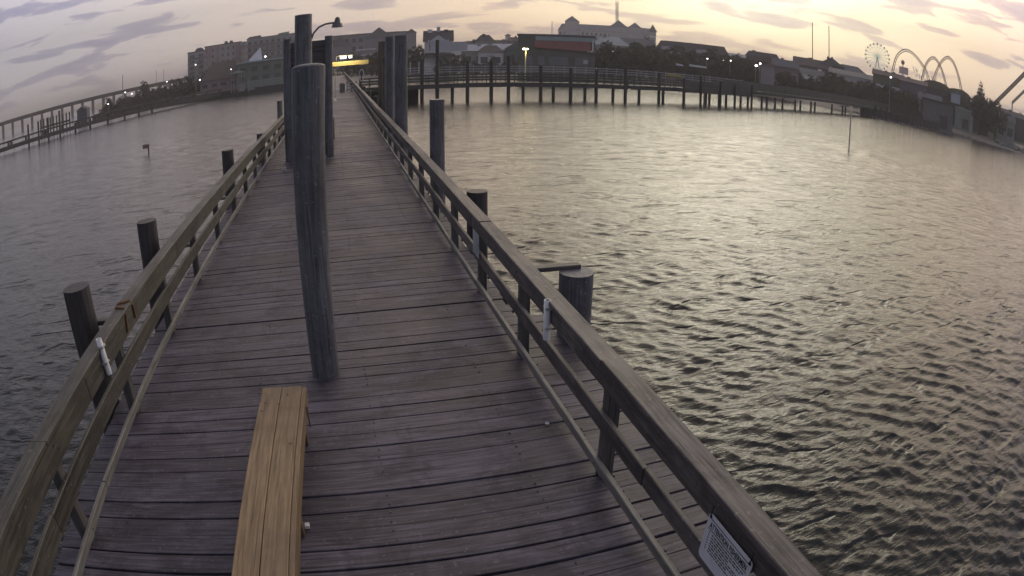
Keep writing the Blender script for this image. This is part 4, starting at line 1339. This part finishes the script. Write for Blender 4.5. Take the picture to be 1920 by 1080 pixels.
# rocks at the right end of the beach
rk = None
for i in range(34):
    f = i / 33
    x, y = 171.5 + f * 9.0 + rs.uniform(-2.0, 2.0), 86.5 - f * 12 + rs.uniform(-2.0, 2.0)
    m = MB()
    r0 = rs.uniform(0.55, 1.25)
    m.ball((0, 0, 0), r0, 7, 5, sq=(rs.uniform(.8, 1.4), rs.uniform(.8, 1.3), rs.uniform(.55, .9)))
    m.v = [(a + rs.uniform(-.18, .18) * r0, b + rs.uniform(-.18, .18) * r0, c + rs.uniform(-.15, .15) * r0) for a, b, c in m.v]
    m.sm = [False] * len(m.sm)
    o = m.build('rock', M['rock'], None, (x, y, float(land_z(np.array(x), np.array(y))) + r0 * rs.uniform(0.1, 0.45)))
    tag(o, 'grey boulder in the heap at the right end of the beach', 'rock', 'boulders at the right end of the beach')

# loose rubble and driftwood along the right hand shore, uncountable
rub = MB()
for i in range(900):
    x = rs.uniform(112, 160)
    y = float(np.interp(x, SX, SY)) + rs.uniform(-2.5, 4.5)
    r0 = rs.uniform(0.10, 0.42)
    vs = [(x + rs.uniform(.5, 1.3) * r0 * a, y + rs.uniform(.5, 1.3) * r0 * b, max(-0.1, float(land_z(np.array(x), np.array(y)))) + rs.uniform(.4, 1.1) * r0 * c) for a, b, c in ((1, 0, 0), (0, 1, 0), (-1, 0, 0), (0, -1, 0), (0, 0, 1.2))]
    rub.add(vs, [(0, 1, 4), (1, 2, 4), (2, 3, 4), (3, 0, 4)], rs.uniform(.4, 1.2))
tag(rub.build('rubble', M['rock']), 'loose stones and driftwood along the waterline on the right', 'rubble', kind='stuff')
lob = []
for i in range(100):
    f = rs.random()
    x = 112 + 40 * f
    y = float(np.interp(x, SX, SY)) + rs.uniform(4, 13)
    lob.append((x, y, 1.2 + rs.uniform(0, 2.6), rs.uniform(0.7, 1.7), 0.8))
me = leaf_mesh('shore_bushes', lob, 9000, 0.17, M['leaf_brown'], 31)
o = bpy.data.objects.new('shore_bushes', me); COL.objects.link(o)
tag(o, 'tangled brown bushes growing over the right hand bank', 'bushes', kind='stuff')
# small houses set among the trees
XC = [(41.0, 172, 10.8, mauve, slate, 'gable', 'mauve cottage left of the two tall masts'),
      (55.6, 176, 9.6, green, slate, 'gable', 'dark green cottage in the trees above the seawall'),
      (63.8, 198, 10.6, stone, slate, 'gable', 'stone coloured cottage by the large round tree')]
for az_, r0_, zt_, wc_, rc_, rf_, lab_ in XC:
    building('cottage', lab_, 'house', r0_ * math.sin(R(az_)), r0_ * math.cos(R(az_)), -az_ + 8, 7.0, zt_, wc_, rc_, roof=rf_, rh=2.2, depth=6, rows=1, cols=2)
# ------------------------------------------------------------------ masts, lamps
def mast(x, y, z1, r, label, lattice=False, name='mast', z0=1.0, mt=None):
    mt = mt or M['lamp']
    if not lattice:
        m = MB(); m.tube((x, y, z0), (x, y, z1), r, r * 0.7, 8)
        return tag(m.build(name, mt), label, 'mast')
    t = thing(name, label, 'mast', (x, y, 0))
    w = 0.75
    for a, b in ((-w, -w), (w, -w), (w, w), (-w, w)):
        m = MB(); m.tube((a, b, z0), (a, b, z1), 0.13, 0.13, 6); m.build('leg', mt, t)
    m = MB()
    z = z0
    while z < z1 - 1.5:
        for p, q in (((-w, -w), (w, -w)), ((w, -w), (w, w)), ((w, w), (-w, w)), ((-w, w), (-w, -w))):
            m.tube((p[0], p[1], z), (q[0], q[1], z + 1.5), 0.07, n=4)
            m.tube((p[0], p[1], z), (q[0], q[1], z), 0.07, n=4)
        z += 1.5
    m.build('lattice', mt, t)
    return t


mast(196.0, 416.2, 51.7, 0.6, 'tall lattice radio mast behind the big hotel', True, 'radio_mast')
mast(158.3, 166.9, 28.7, 0.20, 'taller of two thin masts right of centre', mt=P_('mast_paint', (0.13, 0.10, 0.09)))
mast(159.4, 158.8, 28.1, 0.20, 'right hand of two thin masts, slightly shorter', mt=P_('mast_paint', (0, 0, 0)))
mast(99.5, 283.0, 23.5, 0.25, 'pale pole left of the big hotel', mt=pale)
mast(-85.3, 224.3, 13.6, 0.16, 'thin pole at the end of the road bridge')
mast(-89.6, 286.3, 14.5, 0.13, 'left of two faint thin poles beside the left hotel')
mast(-85.8, 287.5, 14.3, 0.13, 'right of two faint thin poles beside the left hotel')

LN = [(-37.2, 155.6, 9.7, 0.20, 'street lamp in front of the grey end block of the left hotel'), (-42.8, 185.1, 5.6, 0.34, 'bright lamp below the left hotel near the beach'),
      (-26.0, 147.7, 6.9, 0.16, 'lamp above the gazebo posts'), (-64.6, 220.7, 7.3, 0.28, 'lamp at the left foot of the left hotel'),
      (-73.7, 217.9, 5.5, 0.36, 'rightmost of three bright lamps at the end of the road bridge'), (-76.0, 210.0, 5.4, 0.33, 'middle of three bright lamps at the end of the road bridge'),
      (-84.3, 224.7, 6.5, 0.34, 'leftmost of three bright lamps at the end of the road bridge'), (-68.5, 166.5, 3.9, 0.22, 'small lamp between the row of black posts and the beach'),
      (-20.8, 177.0, 9.6, 0.36, 'bright lamp on the edge of the sail canopy'),
      (46.0, 142.8, 7.8, 0.17, 'small lamp left of the red wall band'), (71.6, 154.2, 7.7, 0.17, 'small lamp under the pale hipped roof'), (75.4, 152.3, 7.9, 0.14, 'faint lamp right of the pale hipped roof'),
      (88.3, 133.4, 7.8, 0.20, 'street lamp below the sweeping brown roof'), (103.2, 147.5, 8.2, 0.14, 'left of two close lamps right of the sweeping brown roof'), (102.1, 142.2, 8.3, 0.22, 'right of two close lamps right of the sweeping brown roof'),
      (86.4, 110.2, 7.3, 0.34, 'lower lamp of the bright twin lamps by the mauve hut'), (87.3, 109.9, 7.9, 0.26, 'upper lamp of the bright twin lamps by the mauve hut'),
      (122.5, 98.0, 10.9, 0.30, 'bluish white lamp below the ferris wheel')]
for x, y, z, r, lab in LN:
    r = r * (0.75 if x < 0 else 0.9)
    o = thing('street_lamp', lab, 'street lamp', (x, y, 0))
    m = MB(); m.tube((0, 0.3, 1.0), (0, 0.3, z + 0.1), 0.09, 0.06, 6); m.build('pole', stone, o)
    m = MB(); m.ball((0, 0, z), r, 10, 6, sq=(1.1, 1, 0.75)); m.build('lamp_head', M['white_glow'], o)
# the yellow lit lamp post on the side pier
yl = thing('pier_lamp', 'lamp post on the side pier glowing yellow with two white heads', 'street lamp', (22.8, 74.6, 0))
m = MB(); m.tube((0.0, 0, 2.0), (0.05, 0, 5.9), 0.10, 0.07, 8); m.build('pole', P_('pale_lamp_post', (0.5, 0.46, 0.3)), yl)
for x, r in ((-0.18, 0.17), (0.22, 0.14)):
    m = MB(); m.ball((x, -0.1, 6.15), r, 10, 6, sq=(1.2, 1, 0.8)); m.build('lamp_head', M['warm_glow'], yl)
L = bpy.data.lights.new('pier_lamp_glow', 'POINT'); L.energy = 55; L.color = (1.0, 0.82, 0.3); L.shadow_soft_size = 0.1
lo = bpy.data.objects.new('pier_lamp_glow', L); COL.objects.link(lo); lo.parent = yl; lo.location = (0.1, -0.45, 5.75)
# sculpted pale tree lamp cluster
pm = thing('pale_tree', 'small pale leaved palm below the left end of the sweeping brown roof', 'tree', (88.4, 150, 0))
m = MB(); m.tube((0, 0, 1), (0, 0, 7.9), 0.18, 0.12, 8); m.build('trunk', M['bark'], pm)
m = MB()
for i in range(13):
    a = i * 2.4
    pts = [(math.cos(a) * s_ * 1.9, math.sin(a) * s_ * 1.5, 8.0 + 1.0 * math.sin(s_ * 2.6) - 0.5 * s_ * (i % 3)) for s_ in (0, .35, .7, 1)]
    for p, q in zip(pts, pts[1:]):
        m.tube(p, q, 0.14, 0.07, 4)
m.build('frond', P_('pale_frond', (0.30, 0.33, 0.33)), pm)

# ------------------------------------------------------------------ fairground
fc = Vector((329.1, 276.7, 33.6))
fa = math.atan2(fc.x, fc.y)
fw = thing('ferris_wheel', 'small white ferris wheel on the skyline at the right', 'ferris wheel', fc, -fa)
wm = P_('ride_white', (0.62, 0.64, 0.55))
RAD = 8.6
for yo in (-0.8, 0.8):
    m = MB()
    pts = [(RAD * math.sin(2 * PI * i / 32), yo, RAD * math.cos(2 * PI * i / 32)) for i in range(33)]
    m.path(pts, 0.16, 5)
    pts = [(RAD * .8 * math.sin(2 * PI * i / 32), yo, RAD * .8 * math.cos(2 * PI * i / 32)) for i in range(33)]
    m.path(pts, 0.11, 5)
    m.build('rim', M['ride_lit'], fw)
for i in range(20):
    a = 2 * PI * i / 20
    m = MB(); m.tube((0, -0.8, 0), (RAD * math.sin(a), -0.8, RAD * math.cos(a)), 0.22, 0.22, 5); m.tube((0, 0.8, 0), (RAD * math.sin(a), 0.8, RAD * math.cos(a)), 0.22, 0.22, 5); m.build('spoke', M['ride_lit'], fw)
    m = MB(); m.tube((RAD * 1.07 * math.sin(a), -0.8, RAD * 1.07 * math.cos(a) - 0.75), (RAD * 1.07 * math.sin(a), -0.8, RAD * 1.07 * math.cos(a) + 0.4), 0.55, 0.35, 8)
    m.build('cabin', P_('cabin_grey', (0.12, 0.11, 0.10)), fw)
m = MB(); m.tube((0, -1.6, 0), (0, 1.6, 0), 0.9, 0.9, 12); m.build('hub', M['ride_lit'], fw)
for x in (-5, 5):
    for y in (-1.8, 1.8):
        m = MB(); m.tube((x, y, -fc.z + 3), (0, y, 0), 0.3, 0.3, 6); m.build('leg', wm, fw)


def coaster(name, label, P, col, colc, r=0.40, gap=1.5):
    t = thing(name, label, 'roller coaster')
    # Catmull-Rom through P
    Q = [Vector(p) for p in P]
    Q = [Q[0] * 2 - Q[1]] + Q + [Q[-1] * 2 - Q[-2]]
    C = []
    for i in range(1, len(Q) - 2):
        for k in range(8):
            u = k / 8
            a, b, c, d = Q[i - 1], Q[i], Q[i + 1], Q[i + 2]
            C.append(0.5 * ((2 * b) + (c - a) * u + (2 * a - 5 * b + 4 * c - d) * u * u + (3 * b - a - 3 * c + d) * u ** 3))
    C.append(Q[-2])
    ctr = sum(C, Vector()) / len(C)
    out = [c + (Vector((c.x - ctr.x, c.y - ctr.y, c.z - (min(p.z for p in C)))).normalized()) * gap for c in C]
    m = MB()
    for k, pp_ in enumerate((C, out)):
        m.path(pp_, r * 0.8 if k else r * 0.6, 6)
    for a, b in list(zip(C, out))[::2]:
        m.tube(a, b, r * 0.4, n=4)
    m.build('track', paint(col, colc), t)
    for e in (0, -1):
        m = MB(); m.tube((C[e].x, C[e].y, 1), C[e], r, n=6); m.build('support', paint(col, colc), t)
    return t


coaster('roller_coaster', 'wide grey roller coaster arch right of the ferris wheel', [(312.5, 250, 10), (313.6, 248.2, 25), (315.2, 246.2, 34), (318.1, 242.5, 38.7), (320.6, 239.2, 39), (323.2, 235.7, 36.6), (325.8, 232.4, 32.5), (327.5, 229.6, 28.0), (329, 226.5, 18), (330, 225, 10)], 'coaster_blue', (0.07, 0.08, 0.13))
coaster('roller_coaster', 'middle narrow roller coaster loop', [(317.5, 227.5, 12), (318.8, 224.6, 28.5), (320.3, 222.2, 35), (322.4, 219.5, 37.6), (324.2, 217, 35.8), (326, 214.2, 30), (327.6, 211.7, 20), (328, 210, 9)], 'coaster_violet', (0.10, 0.08, 0.13))
coaster('roller_coaster', 'tall reddish roller coaster loop furthest right', [(312.5, 216, 10), (314.8, 212.9, 25), (316.8, 209.8, 34), (319.1, 206.3, 38.8), (320.9, 203.6, 38.6), (322.6, 200.9, 34.5), (324.3, 198.2, 25), (325.3, 196, 10)], 'coaster_red', (0.14, 0.06, 0.055))
bt_ = thing('fair_boat', 'tangle of small pale rides under the roller coaster loops', 'ride', (318, 224, 0), R(-54))
for i in range(16):
    m = MB(); a = rs.uniform(-9, 7); b_ = a + rs.uniform(-3, 3); z = 24 + rs.uniform(-3, 3) - a * 0.28
    m.tube((a, 0, z), (b_, 1, z + rs.uniform(1.5, 4)), 0.25, 0.2, 5); m.build('ride_arm', P_('ride_white', (0, 0, 0)), bt_)
bl = thing('balloon_ride', 'pale ride tower with a small cabin seen through the wide coaster arch', 'ride', (314.5, 240.8, 0), R(-52.5))
m = MB(); m.tube((0, 0, 2), (0, 0, 30), 0.5, 0.4, 8); m.build('tower', P_('pale_pink', (0.50, 0.40, 0.40)), bl)
m = MB(); m.ball((0, 0, 31.2), 1.3, 10, 8, sq=(1, 1, 1.2)); m.build('cabin', P_('violet_cabin', (0.13, 0.09, 0.17)), bl)
m = MB(); m.box((0.6, 0, 26), (6.5, 3, 4.5)); m.build('ride_house', P_('pale_pink', (0, 0, 0)), bl)
for (x0, y0, z0, x1, y1, z1, r, lab, mt) in ((291.5, 152.5, 16.5, 303.5, 128.5, 45.5, 1.2, 'thick brown girder rising at the right edge', P_('girder_brown', (0.12, 0.085, 0.075))), (297.5, 142.5, 20.5, 304.5, 128.0, 37.5, 0.8, 'thinner grey girder below the thick one at the right edge', P_('girder_grey', (0.17, 0.17, 0.165)))):
    o = thing('girder', lab, 'ride')
    p, q = Vector((x0, y0, z0)), Vector((x1, y1, z1))
    for k in (0.0, r * 1.6):
        m = MB(); m.tube(p + Vector((0, 0, k)), q + Vector((0, 0, k)), r * 0.36, n=6); m.build('chord', mt, o)
    m = MB()
    for i in range(14):
        a, b = p.lerp(q, i / 14), p.lerp(q, (i + 1) / 14)
        m.tube(a, b + Vector((0, 0, r * 1.6)), r * 0.24, n=4); m.tube(b, b + Vector((0, 0, r * 1.6)), r * 0.24, n=4)
    m.build('lattice', mt, o)
    m = MB(); m.tube((p.x, p.y, 1), (p.x, p.y, p.z + r * 1.6), r * 0.5, n=8); m.build('support', mt, o)

# ------------------------------------------------------------------ thin dawn haze over the bay
hz = MB()
hz.box((0, 0, 24.8), (5060, 5060, 57.6))
hm = bpy.data.materials.new('haze')
hm.use_nodes = True
t = NT(hm.node_tree)
v = t.n('ShaderNodeVolumePrincipled', {'Color': (0.86, 0.82, 0.83, 1), 'Density': 0.0008, 'Anisotropy': 0.1})
o_ = t.n('ShaderNodeOutputMaterial')
hm.node_tree.links.new(v.outputs[0], o_.inputs['Volume'])
tag(hz.build('haze', hm), 'thin pale morning haze over the bay', 'haze', kind='stuff')
